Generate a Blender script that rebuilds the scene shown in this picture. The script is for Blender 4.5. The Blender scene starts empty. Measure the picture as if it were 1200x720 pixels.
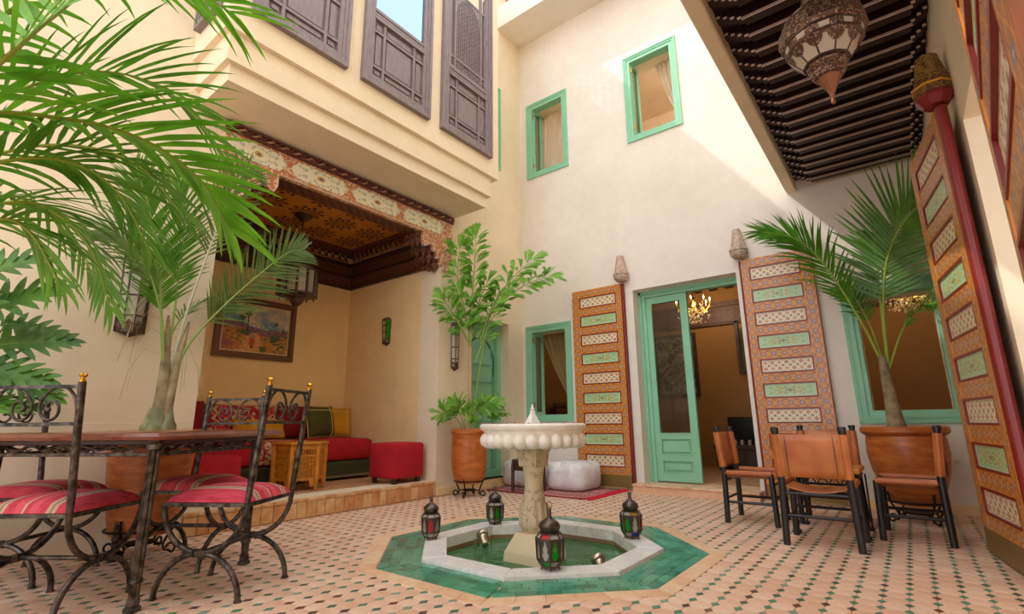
import bpy, math, random
from mathutils import Vector, Matrix, noise as mnoise

random.seed(7)
S = bpy.context.scene
COL = S.collection
PI = math.pi

# ---------------------------------------------------------------- camera
yaw, pit, roll = math.radians(37.708), math.radians(13.037), math.radians(-0.592)
fw = Vector((-math.sin(yaw)*math.cos(pit), math.cos(yaw)*math.cos(pit), math.sin(pit)))
r0 = Vector((math.cos(yaw), math.sin(yaw), 0))
u0 = r0.cross(fw)
rt = r0*math.cos(roll) + u0*math.sin(roll)
up = -r0*math.sin(roll) + u0*math.cos(roll)
cam_data = bpy.data.cameras.new('camera')
cam = bpy.data.objects.new('camera', cam_data)
COL.objects.link(cam)
cam.matrix_world = Matrix(((rt.x, up.x, -fw.x, 0), (rt.y, up.y, -fw.y, 0), (rt.z, up.z, -fw.z, 0.8), (0, 0, 0, 1)))
cam_data.sensor_width = 36
cam_data.lens = 586.5/1200*36
cam_data.clip_start = 0.05
S.camera = cam

# ---------------------------------------------------------------- sky, sun, exposure
w = bpy.data.worlds.new('sky')
S.world = w
w.use_nodes = True
bgn = w.node_tree.nodes['Background']
bgn.inputs[0].default_value = (0.91, 0.955, 1.0, 1)
bgn.inputs[1].default_value = 1.3
sd = bpy.data.lights.new('sun', 'SUN')
sd.energy = 1.25
sd.angle = math.radians(0.6)
sd.color = (1.0, 0.95, 0.86)
sun = bpy.data.objects.new('sun', sd)
COL.objects.link(sun)
sun.rotation_mode = 'QUATERNION'
sun.rotation_quaternion = Vector((1.31, 1.0, -1.84)).to_track_quat('-Z', 'Y')
sun.location = (-6, -4, 12)
S.view_settings.view_transform = 'Standard'
S.view_settings.look = 'None'
S.view_settings.gamma = 1
S.view_settings.exposure = 1.1
S.cycles.diffuse_bounces = 8
S.cycles.max_bounces = 14
S.cycles.transparent_max_bounces = 16
S.cycles.sample_clamp_indirect = 6

# ---------------------------------------------------------------- helpers: materials
def hx(h):
    h = h.lstrip('#')
    o = []
    for i in (0, 2, 4):
        v = int(h[i:i+2], 16)/255
        o.append(v/12.92 if v <= .04045 else ((v+.055)/1.055)**2.4)
    return (o[0], o[1], o[2], 1)

class E:
    def __init__(s, g, v): s.g, s.v = g, v
    def _o(s, op, b=None, c=None, r=False):
        return s.g.math(op, b, s) if r else s.g.math(op, s, b, c)
    def __add__(s, b): return s._o('ADD', b)
    __radd__ = __add__
    def __sub__(s, b): return s._o('SUBTRACT', b)
    def __rsub__(s, b): return s._o('SUBTRACT', b, r=True)
    def __mul__(s, b): return s._o('MULTIPLY', b)
    __rmul__ = __mul__
    def __truediv__(s, b): return s._o('DIVIDE', b)
    def __lt__(s, b): return s._o('LESS_THAN', b)
    def __gt__(s, b): return s._o('GREATER_THAN', b)
    def fr(s): return s._o('FRACT')
    def fl(s): return s._o('FLOOR')
    def ab(s): return s._o('ABSOLUTE')
    def sin(s): return s._o('SINE')
    def cos(s): return s._o('COSINE')
    def sq(s): return s._o('SQRT')
    def mod(s, b): return s._o('FLOORED_MODULO', b)
    def mn(s, b): return s._o('MINIMUM', b)
    def mx(s, b): return s._o('MAXIMUM', b)
    def pw(s, b): return s._o('POWER', b)
    def at2(s, b): return s._o('ARCTAN2', b)

class G:
    def __init__(s, m):
        s.t = m.node_tree; s.n = s.t.nodes; s.l = s.t.links
        s._tc = None
    def put(s, inp, v):
        if isinstance(v, E): v = v.v
        if isinstance(v, bpy.types.NodeSocket): s.l.new(v, inp)
        elif v is not None: inp.default_value = v
    def math(s, op, a, b=None, c=None):
        n = s.n.new('ShaderNodeMath'); n.operation = op
        s.put(n.inputs[0], a)
        if b is not None: s.put(n.inputs[1], b)
        if c is not None: s.put(n.inputs[2], c)
        return E(s, n.outputs[0])
    def tc(s, k):
        if not s._tc: s._tc = s.n.new('ShaderNodeTexCoord')
        return s._tc.outputs[k]
    def xyz(s, k='Object'):
        n = s.n.new('ShaderNodeSeparateXYZ'); s.l.new(s.tc(k), n.inputs[0])
        return [E(s, o) for o in n.outputs]
    def vec(s, x, y, z=0.0):
        n = s.n.new('ShaderNodeCombineXYZ')
        for i, q in enumerate((x, y, z)): s.put(n.inputs[i], q)
        return n.outputs[0]
    def noise(s, scale, detail=2, vec=None, rough=.5, dist=0):
        n = s.n.new('ShaderNodeTexNoise'); s.l.new(vec or s.tc('Object'), n.inputs['Vector'])
        n.inputs['Scale'].default_value = scale; n.inputs['Detail'].default_value = detail
        n.inputs['Roughness'].default_value = rough; n.inputs['Distortion'].default_value = dist
        return E(s, n.outputs['Fac'])
    def vor(s, scale, vec=None, feat='F1'):
        n = s.n.new('ShaderNodeTexVoronoi'); n.feature = feat
        s.l.new(vec or s.tc('Object'), n.inputs['Vector']); n.inputs['Scale'].default_value = scale
        return E(s, n.outputs['Distance'])
    def rand(s):
        return E(s, s.n.new('ShaderNodeObjectInfo').outputs['Random'])
    def mix(s, f, a, b):
        n = s.n.new('ShaderNodeMix'); n.data_type = 'RGBA'
        s.put(n.inputs['Factor'], f); s.put(n.inputs[6], a); s.put(n.inputs[7], b)
        return n.outputs[2]
    def ramp(s, f, stops):
        n = s.n.new('ShaderNodeValToRGB'); s.put(n.inputs[0], f)
        el = n.color_ramp.elements
        while len(el) < len(stops): el.new(1)
        for e, (p, c) in zip(el, stops): e.position = p; e.color = c
        return n.outputs[0]
    def rng(s, f, a, b):
        n = s.n.new('ShaderNodeMapRange'); s.put(n.inputs[0], f)
        n.inputs[1].default_value = a; n.inputs[2].default_value = b
        return E(s, n.outputs[0])

MATS = {}
def M(name, col='#808080', rough=.6, metal=0.0, fn=None, bump=None, bd=.01, bs=.4, spec=.5, coat=0, trans=0, emit=None):
    m = bpy.data.materials.new(name); m.use_nodes = True
    g = G(m); b = g.n['Principled BSDF']
    c = hx(col)
    b.inputs['Base Color'].default_value = c
    if fn: g.put(b.inputs['Base Color'], fn(g, c))
    m.diffuse_color = c
    b.inputs['Roughness'].default_value = rough
    b.inputs['Metallic'].default_value = metal
    b.inputs['Specular IOR Level'].default_value = spec
    b.inputs['Coat Weight'].default_value = coat
    if bump:
        n = g.n.new('ShaderNodeBump'); g.put(n.inputs['Height'], bump(g))
        n.inputs['Distance'].default_value = bd; n.inputs['Strength'].default_value = bs
        g.l.new(n.outputs[0], b.inputs['Normal'])
    if trans:
        t = g.n.new('ShaderNodeBsdfTranslucent'); mx = g.n.new('ShaderNodeMixShader')
        src = b.inputs['Base Color'].links
        if src: g.l.new(src[0].from_socket, t.inputs[0])
        else: t.inputs[0].default_value = c
        mx.inputs[0].default_value = trans
        out = g.n['Material Output']
        g.l.new(b.outputs[0], mx.inputs[1]); g.l.new(t.outputs[0], mx.inputs[2]); g.l.new(mx.outputs[0], out.inputs[0])
    if emit:
        b.inputs['Emission Color'].default_value = hx(emit[0]); b.inputs['Emission Strength'].default_value = emit[1]
    MATS[name] = m
    return m

def glass_mat(name, col='#ffffff', rough=.02, ior=1.45, bump=None, density=0.0, dcol=None):
    m = bpy.data.materials.new(name); m.use_nodes = True
    g = G(m); n = g.n; n.remove(n['Principled BSDF'])
    tr = n.new('ShaderNodeBsdfTransparent'); tr.inputs[0].default_value = hx(col)
    gl = n.new('ShaderNodeBsdfGlossy'); gl.inputs['Roughness'].default_value = rough
    fr = n.new('ShaderNodeFresnel'); fr.inputs[0].default_value = ior
    mx = n.new('ShaderNodeMixShader')
    if bump:
        b = n.new('ShaderNodeBump'); g.put(b.inputs['Height'], bump(g)); b.inputs['Distance'].default_value = .02; b.inputs['Strength'].default_value = .5
        g.l.new(b.outputs[0], gl.inputs['Normal']); g.l.new(b.outputs[0], fr.inputs['Normal'])
    first = tr.outputs[0]
    if density:
        df = n.new('ShaderNodeBsdfDiffuse'); df.inputs[0].default_value = hx(dcol or col)
        mm = n.new('ShaderNodeMixShader'); mm.inputs[0].default_value = density
        g.l.new(tr.outputs[0], mm.inputs[1]); g.l.new(df.outputs[0], mm.inputs[2]); first = mm.outputs[0]
    g.l.new(fr.outputs[0], mx.inputs[0]); g.l.new(first, mx.inputs[1]); g.l.new(gl.outputs[0], mx.inputs[2])
    g.l.new(mx.outputs[0], n['Material Output'].inputs[0])
    MATS[name] = m
    return m

# ---------------------------------------------------------------- helpers: geometry
def xf(loc=(0, 0, 0), rz=0.0, rx=0.0, ry=0.0, sc=1.0):
    return Matrix.Translation(loc) @ Matrix.Rotation(rz, 4, 'Z') @ Matrix.Rotation(ry, 4, 'Y') @ Matrix.Rotation(rx, 4, 'X') @ Matrix.Scale(sc, 4)

def catmull(pts, n):
    P = [Vector(p) for p in pts]
    P = [P[0]*2-P[1]] + P + [P[-1]*2-P[-2]]
    out = []
    for i in range(1, len(P)-2):
        for k in range(n):
            t = k/n
            a, b, c, d = P[i-1:i+3]
            out.append(.5*((2*b) + (c-a)*t + (2*a-5*b+4*c-d)*t*t + (3*b-a-3*c+d)*t**3))
    out.append(P[-2].copy())
    return out

class MB:
    def __init__(s): s.v, s.f, s.m, s.uv = [], [], [], {}
    def add(s, verts, faces, m=0, T=None):
        o = len(s.v)
        for p in verts:
            p = Vector(p)
            s.v.append(T @ p if T else p)
        for f in faces:
            s.f.append([o+i for i in f]); s.m.append(m)
        return o
    def face(s, pts, m=0, uv=None):
        s.add(pts, [list(range(len(pts)))], m)
        if uv: s.uv[len(s.f)-1] = uv
        return s
    def box(s, x0, x1, y0, y1, z0, z1, m=0, T=None):
        s.add([(x0, y0, z0), (x1, y0, z0), (x1, y1, z0), (x0, y1, z0), (x0, y0, z1), (x1, y0, z1), (x1, y1, z1), (x0, y1, z1)],
              [(0, 3, 2, 1), (4, 5, 6, 7), (0, 1, 5, 4), (1, 2, 6, 5), (2, 3, 7, 6), (3, 0, 4, 7)], m, T)
        return s
    def bbox(s, x0, x1, y0, y1, z0, z1, b=.004, m=0, T=None):
        # box with all edges chamfered
        X, Y, Z = (x0, x1), (y0, y1), (z0, z1)
        V, idx = [], {}
        for i in (0, 1):
            for j in (0, 1):
                for k in (0, 1):
                    p = (X[i], Y[j], Z[k]); sg = (1-2*i, 1-2*j, 1-2*k)
                    for a in range(3):
                        q = [p[0]+sg[0]*b, p[1]+sg[1]*b, p[2]+sg[2]*b]; q[a] = p[a]
                        idx[(i, j, k, a)] = len(V); V.append(q)
        F = []
        for a in range(3):
            for e in (0, 1):
                o = [t for t in range(3) if t != a]
                def g(u, v):
                    c = [0, 0, 0]; c[a] = e; c[o[0]] = u; c[o[1]] = v
                    return idx[(c[0], c[1], c[2], a)]
                q = [g(0, 0), g(1, 0), g(1, 1), g(0, 1)]
                if (e == 0) != (a == 1): q.reverse()
                F.append(q)
        for a in range(3):
            o = [t for t in range(3) if t != a]
            for u in (0, 1):
                for v in (0, 1):
                    def g(e, ax):
                        c = [0, 0, 0]; c[a] = e; c[o[0]] = u; c[o[1]] = v
                        return idx[(c[0], c[1], c[2], ax)]
                    F.append([g(0, o[0]), g(1, o[0]), g(1, o[1]), g(0, o[1])])
        for i in (0, 1):
            for j in (0, 1):
                for k in (0, 1): F.append([idx[(i, j, k, a)] for a in range(3)])
        s.add(V, F, m, T)
        return s
    def tube(s, pts, r, n=8, m=0, closed=False, T=None, sq=False):
        P = [Vector(p) for p in pts]; N = len(P)
        R = r if isinstance(r, (list, tuple)) else [r]*N
        V, F = [], []
        t0 = (P[1]-P[0]).normalized()
        a = t0.orthogonal().normalized() if abs(t0.z) > .95 else Vector((0, 0, 1)).cross(t0).normalized()
        for i in range(N):
            if closed: t = (P[(i+1) % N]-P[i-1])
            else: t = (P[min(i+1, N-1)]-P[max(i-1, 0)])
            t = t.normalized() if t.length > 1e-9 else t0
            a = (a - t*a.dot(t))
            a = a.normalized() if a.length > 1e-6 else t.orthogonal().normalized()
            b = t.cross(a)
            for k in range(n):
                th = 2*PI*(k+(.5 if sq else 0))/n
                V.append(P[i]+(a*math.cos(th)+b*math.sin(th))*R[i])
        for i in range(N if closed else N-1):
            j = (i+1) % N
            for k in range(n):
                l = (k+1) % n
                F.append((i*n+k, i*n+l, j*n+l, j*n+k))
        if not closed:
            F.append(list(range(n))[::-1]); F.append([(N-1)*n+k for k in range(n)])
        s.add(V, F, m, T)
        return s
    def lathe(s, prof, n=24, m=0, T=None, rot=0.0, ms=None, cap=True):
        V, F, L = [], [], len(prof)
        for (r, z) in prof:
            for k in range(n):
                th = 2*PI*k/n+rot
                V.append((r*math.cos(th), r*math.sin(th), z))
        o = len(s.v)
        s.add(V, [], m, T)
        for i in range(L-1):
            for k in range(n):
                l = (k+1) % n
                s.f.append([o+i*n+k, o+i*n+l, o+(i+1)*n+l, o+(i+1)*n+k]); s.m.append(ms[i] if ms else m)
        if cap:
            s.f.append([o+k for k in range(n)][::-1]); s.m.append(ms[0] if ms else m)
            s.f.append([o+(L-1)*n+k for k in range(n)]); s.m.append(ms[-1] if ms else m)
        return s
    def prism(s, poly, fn, d0, d1, m=0):
        n = len(poly)
        V = [fn(a, b, d0) for a, b in poly]+[fn(a, b, d1) for a, b in poly]
        F = [list(range(n))[::-1], [n+i for i in range(n)]]+[(i, (i+1) % n, n+(i+1) % n, n+i) for i in range(n)]
        s.add(V, F, m)
        return s
    def ball(s, c, r, nu=12, nv=8, m=0, sc=(1, 1, 1), T=None):
        pr = [(max(1e-4, r*math.sin(PI*i/nv)), -r*math.cos(PI*i/nv)) for i in range(nv+1)]
        t = Matrix.Translation(c) @ Matrix.Diagonal((sc[0], sc[1], sc[2], 1))
        return s.lathe(pr, nu, m, (T @ t) if T else t)
    def grid(s, fn, nu, nv, m=0, uv=True):
        o = len(s.v)
        for j in range(nv+1):
            for i in range(nu+1): s.v.append(Vector(fn(i/nu, j/nv)))
        for j in range(nv):
            for i in range(nu):
                a = o+j*(nu+1)+i
                s.f.append([a, a+1, a+nu+2, a+nu+1]); s.m.append(m)
                if uv: s.uv[len(s.f)-1] = [(i/nu, j/nv), ((i+1)/nu, j/nv), ((i+1)/nu, (j+1)/nv), (i/nu, (j+1)/nv)]
        return s
    def rbox(s, c, size, r=.04, n=6, m=0, T=None, puff=0.0):
        h = Vector(size)/2
        for ax in range(3):
            o1, o2 = (ax+1) % 3, (ax+2) % 3
            for sg in (-1, 1):
                V, F = [], []
                for j in range(n+1):
                    for i in range(n+1):
                        u, v = -math.cos(PI*i/n), -math.cos(PI*j/n)
                        p = Vector((0, 0, 0)); p[ax] = sg*h[ax]; p[o1] = u*h[o1]*sg; p[o2] = v*h[o2]
                        q = Vector([max(-h[k]+r, min(h[k]-r, p[k])) for k in range(3)])
                        d = p-q
                        p = q+d.normalized()*r if d.length > 1e-9 else p
                        if puff:
                            p[ax] += sg*puff*(1-u*u)*(1-v*v)
                        V.append(Vector(c)+p)
                for j in range(n):
                    for i in range(n):
                        a = j*(n+1)+i
                        F.append((a, a+1, a+n+2, a+n+1))
                s.add(V, F, m, T)
        return s
    def build(s, name, mats, parent=None, smooth=0, world=False, weld=False):
        off = Vector((0, 0, 0))
        if world and parent:
            p = parent
            while p: off += p.location; p = p.parent
        me = bpy.data.meshes.new(name)
        me.from_pydata([v-off for v in s.v], [], s.f)
        if not isinstance(mats, (list, tuple)): mats = [mats]
        for mt in mats: me.materials.append(mt)
        if len(mats) > 1: me.polygons.foreach_set('material_index', s.m)
        if s.uv:
            ul = me.uv_layers.new(name='UVMap')
            for fi, uvs in s.uv.items():
                st = me.polygons[fi].loop_start
                for k, q in enumerate(uvs): ul.data[st+k].uv = q
        if weld:
            import bmesh
            b = bmesh.new(); b.from_mesh(me); bmesh.ops.remove_doubles(b, verts=b.verts, dist=1e-5)
            bmesh.ops.recalc_face_normals(b, faces=b.faces); b.to_mesh(me); b.free()
        if smooth:
            me.polygons.foreach_set('use_smooth', [True]*len(me.polygons))
            me.set_sharp_from_angle(angle=math.radians(smooth))
        me.update()
        o = bpy.data.objects.new(name, me)
        COL.objects.link(o)
        if parent: o.parent = parent
        return o

def thing(name, label, cat, loc=(0, 0, 0), rz=0.0, group=None):
    o = bpy.data.objects.new(name, None); COL.objects.link(o)
    o.empty_display_size = .1
    o.location = loc; o.rotation_euler = (0, 0, rz)
    return tag(o, label, cat, group)
def tag(o, label, cat, group=None):
    o['label'] = label; o['category'] = cat
    if group: o['group'] = group
    return o
def struct(o):
    o['kind'] = 'structure'; return o
def stuff(o):
    o['kind'] = 'stuff'; return o
def inst(src, parent, loc=None, rz=None):
    c = src.copy(); COL.objects.link(c); c.parent = parent
    if loc is not None: c.location = loc
    if rz is not None: c.rotation_euler = (0, 0, rz)
    return c
def dup(root, loc, rz, label, group=None):
    r = root.copy(); COL.objects.link(r); r.location = loc; r.rotation_euler = (0, 0, rz); r['label'] = label
    if group: r['group'] = group
    for ch in list(root.children):
        c = ch.copy(); COL.objects.link(c); c.parent = r
        for g in list(ch.children):
            d = g.copy(); COL.objects.link(d); d.parent = c
    return r

# ---------------------------------------------------------------- materials
def plaster_fn(g, c):
    n = g.noise(1.3, 4, rough=.6); f = g.noise(9, 3)
    k = g.rng(n*.7+f*.3, .32, .68)
    return g.mix(k, (c[0]*.92, c[1]*.905, c[2]*.885, 1), (min(1, c[0]*1.06), min(1, c[1]*1.05), min(1, c[2]*1.05), 1))
plaster = M('plaster', '#e9dac0', .75, fn=plaster_fn, bump=lambda g: g.noise(14, 4), bd=.006, bs=.25, spec=.3)
plaster_lit = M('pale_lit_plaster', '#e6ded4', .75, fn=plaster_fn, bump=lambda g: g.noise(14, 4), bd=.006, bs=.25, spec=.3)  # same plaster with the back wall's brighter light put into its colour
plaster_bounce = M('warm_bounce_plaster', '#efd3a0', .7, fn=plaster_fn, bump=lambda g: g.noise(12, 4), bd=.006, bs=.25, spec=.35)  # wall plaster tinted to carry the alcove's warm bounced light in its colour
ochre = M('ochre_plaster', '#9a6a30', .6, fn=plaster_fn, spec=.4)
green = M('green_paint', '#8ac6a4', .42, fn=lambda g, c: g.mix(g.noise(6, 3), (c[0]*.86, c[1]*.9, c[2]*.88, 1), (c[0]*1.1, c[1]*1.06, c[2]*1.08, 1)), bump=lambda g: g.noise(40, 2), bd=.002, bs=.2)
green_dk = M('dark_green_paint', '#3c7a56', .5)
def wood_fn(s1, s2):
    def fn(g, c):
        x, y, z = g.xyz()
        n = g.noise(6, 5, vec=g.vec(x*s1, y*s2, z*1.2), rough=.6)
        return g.mix(g.rng(n, .3, .7), (c[0]*.75, c[1]*.72, c[2]*.72, 1), (c[0]*1.15, c[1]*1.15, c[2]*1.15, 1))
    return fn
wood_screen = M('weathered_dark_wood', '#827679', .45, fn=wood_fn(6, 6), bump=lambda g: g.noise(60, 2), bd=.002, bs=.2)
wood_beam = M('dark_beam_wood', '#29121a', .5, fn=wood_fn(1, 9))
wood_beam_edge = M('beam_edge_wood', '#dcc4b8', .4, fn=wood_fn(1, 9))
wood_dark = M('dark_wood', '#3d221b', .45, fn=wood_fn(4, 4))
wood_table = M('polished_table_wood', '#7c3f28', .22, fn=wood_fn(3, 1), coat=.4)
wood_yellow = M('honey_wood', '#c8852c', .4, fn=wood_fn(3, 3))
red_paint = M('dark_red_paint', '#7d2320', .35, fn=lambda g, c: g.mix(g.noise(8, 3), (c[0]*.75, c[1]*.7, c[2]*.7, 1), (c[0]*1.2, c[1]*1.1, c[2]*1.1, 1)))
iron = M('wrought_iron', '#433a34', .42, metal=.75, fn=lambda g, c: g.mix(g.rng(g.noise(30, 3), .35, .7), (.022, .019, .016, 1), (.16, .13, .105, 1)))
black_iron = M('black_iron', '#17130f', .5, metal=.5)
brass = M('brass', '#d8a23c', .25, metal=1)
silver = M('brushed_silver_metal', '#b9a893', .3, metal=1)
lantern_metal = M('lantern_metal', '#4b3a32', .35, metal=.8, fn=lambda g, c: g.mix(g.noise(40, 2), (.035, .025, .02, 1), (.16, .12, .1, 1)))
def pierced(g, c):
    d = g.vor(75)
    k = g.mix(d < .30, c, hx('#a8907c'))
    return g.mix((g.vor(24)-.42).ab() < .05, k, hx('#8a7466'))
lantern_lace = M('pierced_lantern_metal', '#5e4032', .4, metal=.6, fn=pierced)
lantern_milk = M('frosted_lantern_glass', '#d9cdb8', .3, trans=.35)
pane_clear = glass_mat('pane_glass', '#e8eeee')
pane_dark = glass_mat('smoky_pane_glass', '#c9c2b8', density=.12, dcol='#8a7a6a')
pane_red = glass_mat('red_glass', '#e0101c', density=.55, dcol='#e8121f')
pane_green = glass_mat('green_glass', '#1fae1c', density=.55, dcol='#1fae1c')
pane_blue = glass_mat('blue_glass', '#2542c8', density=.5, dcol='#2542c8')
pane_amber = glass_mat('amber_glass', '#e6a81e', density=.5, dcol='#e6a81e')
pane_white = glass_mat('seeded_clear_glass', '#e8e4dc', density=.55, dcol='#cfc6bb')

def terra_fn(cols):
    def fn(g, c):
        n = g.noise(14, 4)
        return g.mix(g.rng(n, .3, .7), hx(cols[0]), hx(cols[1]))
    return fn
tile_mats = [M('terracotta_tile_a', '#dba483', .5, fn=terra_fn(('#dcae93', '#eac4aa'))),
             M('terracotta_tile_b', '#e0ad8c', .5, fn=terra_fn(('#e2b79d', '#efcdb4'))),
             M('terracotta_tile_c', '#d59b78', .5, fn=terra_fn(('#d7a688', '#e6bca2')))]
dot_mats = [M('cabochon_green', '#5a8a70', .25), M('cabochon_dark_green', '#46685a', .25),
            M('cabochon_dark', '#4c3e3c', .3), M('cabochon_grey_green', '#7d9a85', .3), M('cabochon_brown', '#6a3a2a', .3)]
grout = M('floor_grout', '#d8b296', .8, fn=plaster_fn)
zel_mats = [M('zellige_%d' % i, c, .14, fn=(lambda g, c: g.mix(g.rng(g.noise(18, 4, dist=.6), .3, .7), (c[0]*.8, c[1]*.85, c[2]*.84, 1), (c[0]*1.2, c[1]*1.15, c[2]*1.15, 1))), bump=lambda g: g.noise(20, 2), bd=.004, bs=.35)
            for i, c in enumerate(('#4a9676', '#428a6e', '#569f82', '#3c7e64', '#4f9a82'))]
zel_grout = M('zellige_grout', '#a9bfa4', .8)
kerb_mats = [M('kerb_tile_a', '#e6c19c', .5, fn=terra_fn(('#dfb48c', '#ecccab'))), M('kerb_tile_b', '#e2b48f', .5, fn=terra_fn(('#d9a882', '#e8c09d')))]
brick_mats = [M('step_tile_a', '#cf9a64', .5, fn=terra_fn(('#c28a55', '#dab07e'))), M('step_tile_b', '#c88c5a', .5, fn=terra_fn(('#b97c4c', '#d39f70'))), M('step_tile_c', '#d8ab7a', .5, fn=terra_fn(('#cb9b68', '#e1bb90')))]
def small_tiles(g, c):
    x, y, z = g.xyz()
    u, v = (x*10).fr(), (y*10).fr()
    d = (u-.5).ab()+(v-.5).ab()
    return g.mix(d < .2, g.mix(g.noise(3, 3), hx('#c08d60'), hx('#d3a578')), hx('#5d5a48'))
alcove_floor_mat = M('alcove_floor_tile', '#c99a6c', .5, fn=small_tiles)
marble = M('white_marble', '#dcd7d6', .3, fn=lambda g, c: g.mix(g.rng(g.noise(9, 6, dist=1.2, rough=.7), .35, .7), (.90, .88, .87, 1), (.66, .63, .62, 1)))
stone_white = M('pale_fountain_marble', '#f3eee6', .38, fn=lambda g, c: g.mix(g.rng(g.noise(5, 5, dist=.8, rough=.65), .4, .75), (.9, .87, .81, 1), (.74, .67, .56, 1)), bump=lambda g: g.noise(25, 3), bd=.004, bs=.3)
def vein_fn(g, c):
    n = g.noise(3.2, 6, dist=1.6, rough=.62)
    v = (n-.52).ab()
    return g.mix(g.rng(v, 0, .014), (.27, .21, .15, 1), g.mix(g.rng(g.noise(7, 4), .3, .7), hx('#c0aa86'), hx('#dccbaa')))
stone_vein = M('veined_fountain_stone', '#c4ad86', .5, fn=vein_fn, bump=lambda g: g.noise(18, 4), bd=.006, bs=.35)
water_mat = glass_mat('pool_water', '#a9d6ac', .03, 1.33, bump=lambda g: g.noise(9, 3, dist=.5), density=.5, dcol='#5aa668')
pool_in = M('pool_lining', '#3d8a5c', .4, fn=lambda g, c: g.mix(g.rng(g.noise(5, 4, dist=1.0), .35, .65), hx('#2c7a52'), hx('#5a8a45')))
pool_rim = M('pool_side_stone', '#8d7452', .6, fn=plaster_fn)

def pot_fn(g, c):
    x, y, z = g.xyz()
    n = g.noise(3, 5, vec=g.vec(x*2, y*2, z*9), rough=.65)
    return g.mix(g.rng(n, .3, .72), hx('#93471a'), hx('#cf7a37'))
pot_mat = M('terracotta_pot', '#b8652b', .38, fn=pot_fn, bump=lambda g: g.noise(12, 3), bd=.004, bs=.3)
soil = M('potting_soil', '#3a2a1c', .9)
leather = M('tan_leather', '#b5622d', .36, fn=lambda g, c: g.mix(g.rng(g.noise(5, 4), .3, .7), hx('#9c4e20'), hx('#c9773c')), bump=lambda g: g.noise(90, 2), bd=.002, bs=.2)
chair_black = M('black_stained_wood', '#1c1719', .38)
white_leather = M('white_leather', '#e6e1e2', .5, fn=lambda g, c: g.mix(g.rng(g.noise(7, 5, dist=.8), .35, .7), (.84, .81, .82, 1), (.66, .63, .64, 1)), bump=lambda g: g.noise(11, 4, dist=.6), bd=.02, bs=.35)
stitch = M('stitching', '#b9aeb0', .7)

def stripes(g, c):
    x, y, z = g.xyz()
    n = g.noise(40, 3, vec=g.vec(x*3, y*.3, z))
    base = g.mix(g.rng(n, .3, .7), hx('#b0263a'), hx('#d0485a'))
    q = (x.ab()-.115).ab()
    base = g.mix((x.ab() < .05)*(x.ab() > .02), base, hx('#d0505a'))
    base = g.mix(q < .021, base, hx('#b99a80'))
    base = g.mix(q < .006, base, hx('#94755f'))
    return g.mix((x+.01).ab() < .006, base, hx('#c59a86'))
stripe_mat = M('striped_red_fabric', '#bb2a3a', .85, fn=stripes, bump=lambda g: g.noise(160, 1), bd=.002, bs=.3)
def cloth(name, col, d=.8):
    return M(name, col, .9, fn=lambda g, c: g.mix(g.rng(g.noise(5, 4), .3, .7), (c[0]*d, c[1]*d, c[2]*d, 1), (c[0]*1.12, c[1]*1.12, c[2]*1.12, 1)), bump=lambda g: g.noise(120, 2), bd=.002, bs=.25)
red_cloth = cloth('crimson_fabric', '#b00f22')
deep_red = cloth('deep_red_fabric', '#8e0f1c')
olive = cloth('olive_fabric', '#4d4f22')
mustard = cloth('mustard_fabric', '#cf961a')
green_base = cloth('dark_green_fabric', '#3a3d20')
piping = M('gold_piping', '#d8b45a', .6)
def floral(g, c):
    d = g.vor(9); n = g.noise(14, 3, dist=1.5)
    a = g.mix(d < .33, hx('#a61a2a'), hx('#cf2f3f'))
    a = g.mix((n > .53)*(d > .2), a, hx('#cdb28a'))
    return g.mix((n < .36)*(d > .3), a, hx('#d98c92'))
floral_mat = M('red_floral_fabric', '#c0303a', .9, fn=floral)
curtain_mat = M('cream_curtain', '#e6d6bd', .9, trans=.35)
gold_curtain = M('gold_curtain', '#a98a55', .8, trans=.25)

def leafmat(name, a, b, tr=.3):
    return M(name, a, .38, fn=lambda g, c: g.mix(g.rng(g.noise(7, 2), .3, .7), hx(a), hx(b)), trans=tr)
leaf_bright = leafmat('bright_palm_leaf', '#559e1e', '#7cbc2e')
leaf_mid = leafmat('green_palm_leaf', '#48801e', '#66a02a')
leaf_dark = leafmat('dark_palm_leaf', '#3f6a1c', '#5a8c28')
leaf_olive = leafmat('olive_palm_leaf', '#4a6a2a', '#6b8646')
leaf_fish = leafmat('fishtail_leaf', '#5a962a', '#8abf42')
leaf_philo = leafmat('philodendron_leaf', '#3c6620', '#5c8a30')
stem_green = M('green_stem', '#7f9a4a', .5)
stem_yellow = M('yellow_green_stem', '#8fa13a', .5)
trunk_mat = M('palm_trunk', '#8c7a5a', .8, fn=lambda g, c: g.mix(g.rng(g.noise(12, 4), .3, .7), hx('#6e5a40'), hx('#a59a72')), bump=lambda g: g.noise(30, 3), bd=.008, bs=.5)
trunk_boot = M('palm_boot', '#8f9a6a', .6, fn=lambda g, c: g.mix(g.rng(g.noise(9, 4), .3, .7), hx('#5c5638'), hx('#98a070')), bump=lambda g: g.noise(20, 4), bd=.01, bs=.5)

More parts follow.
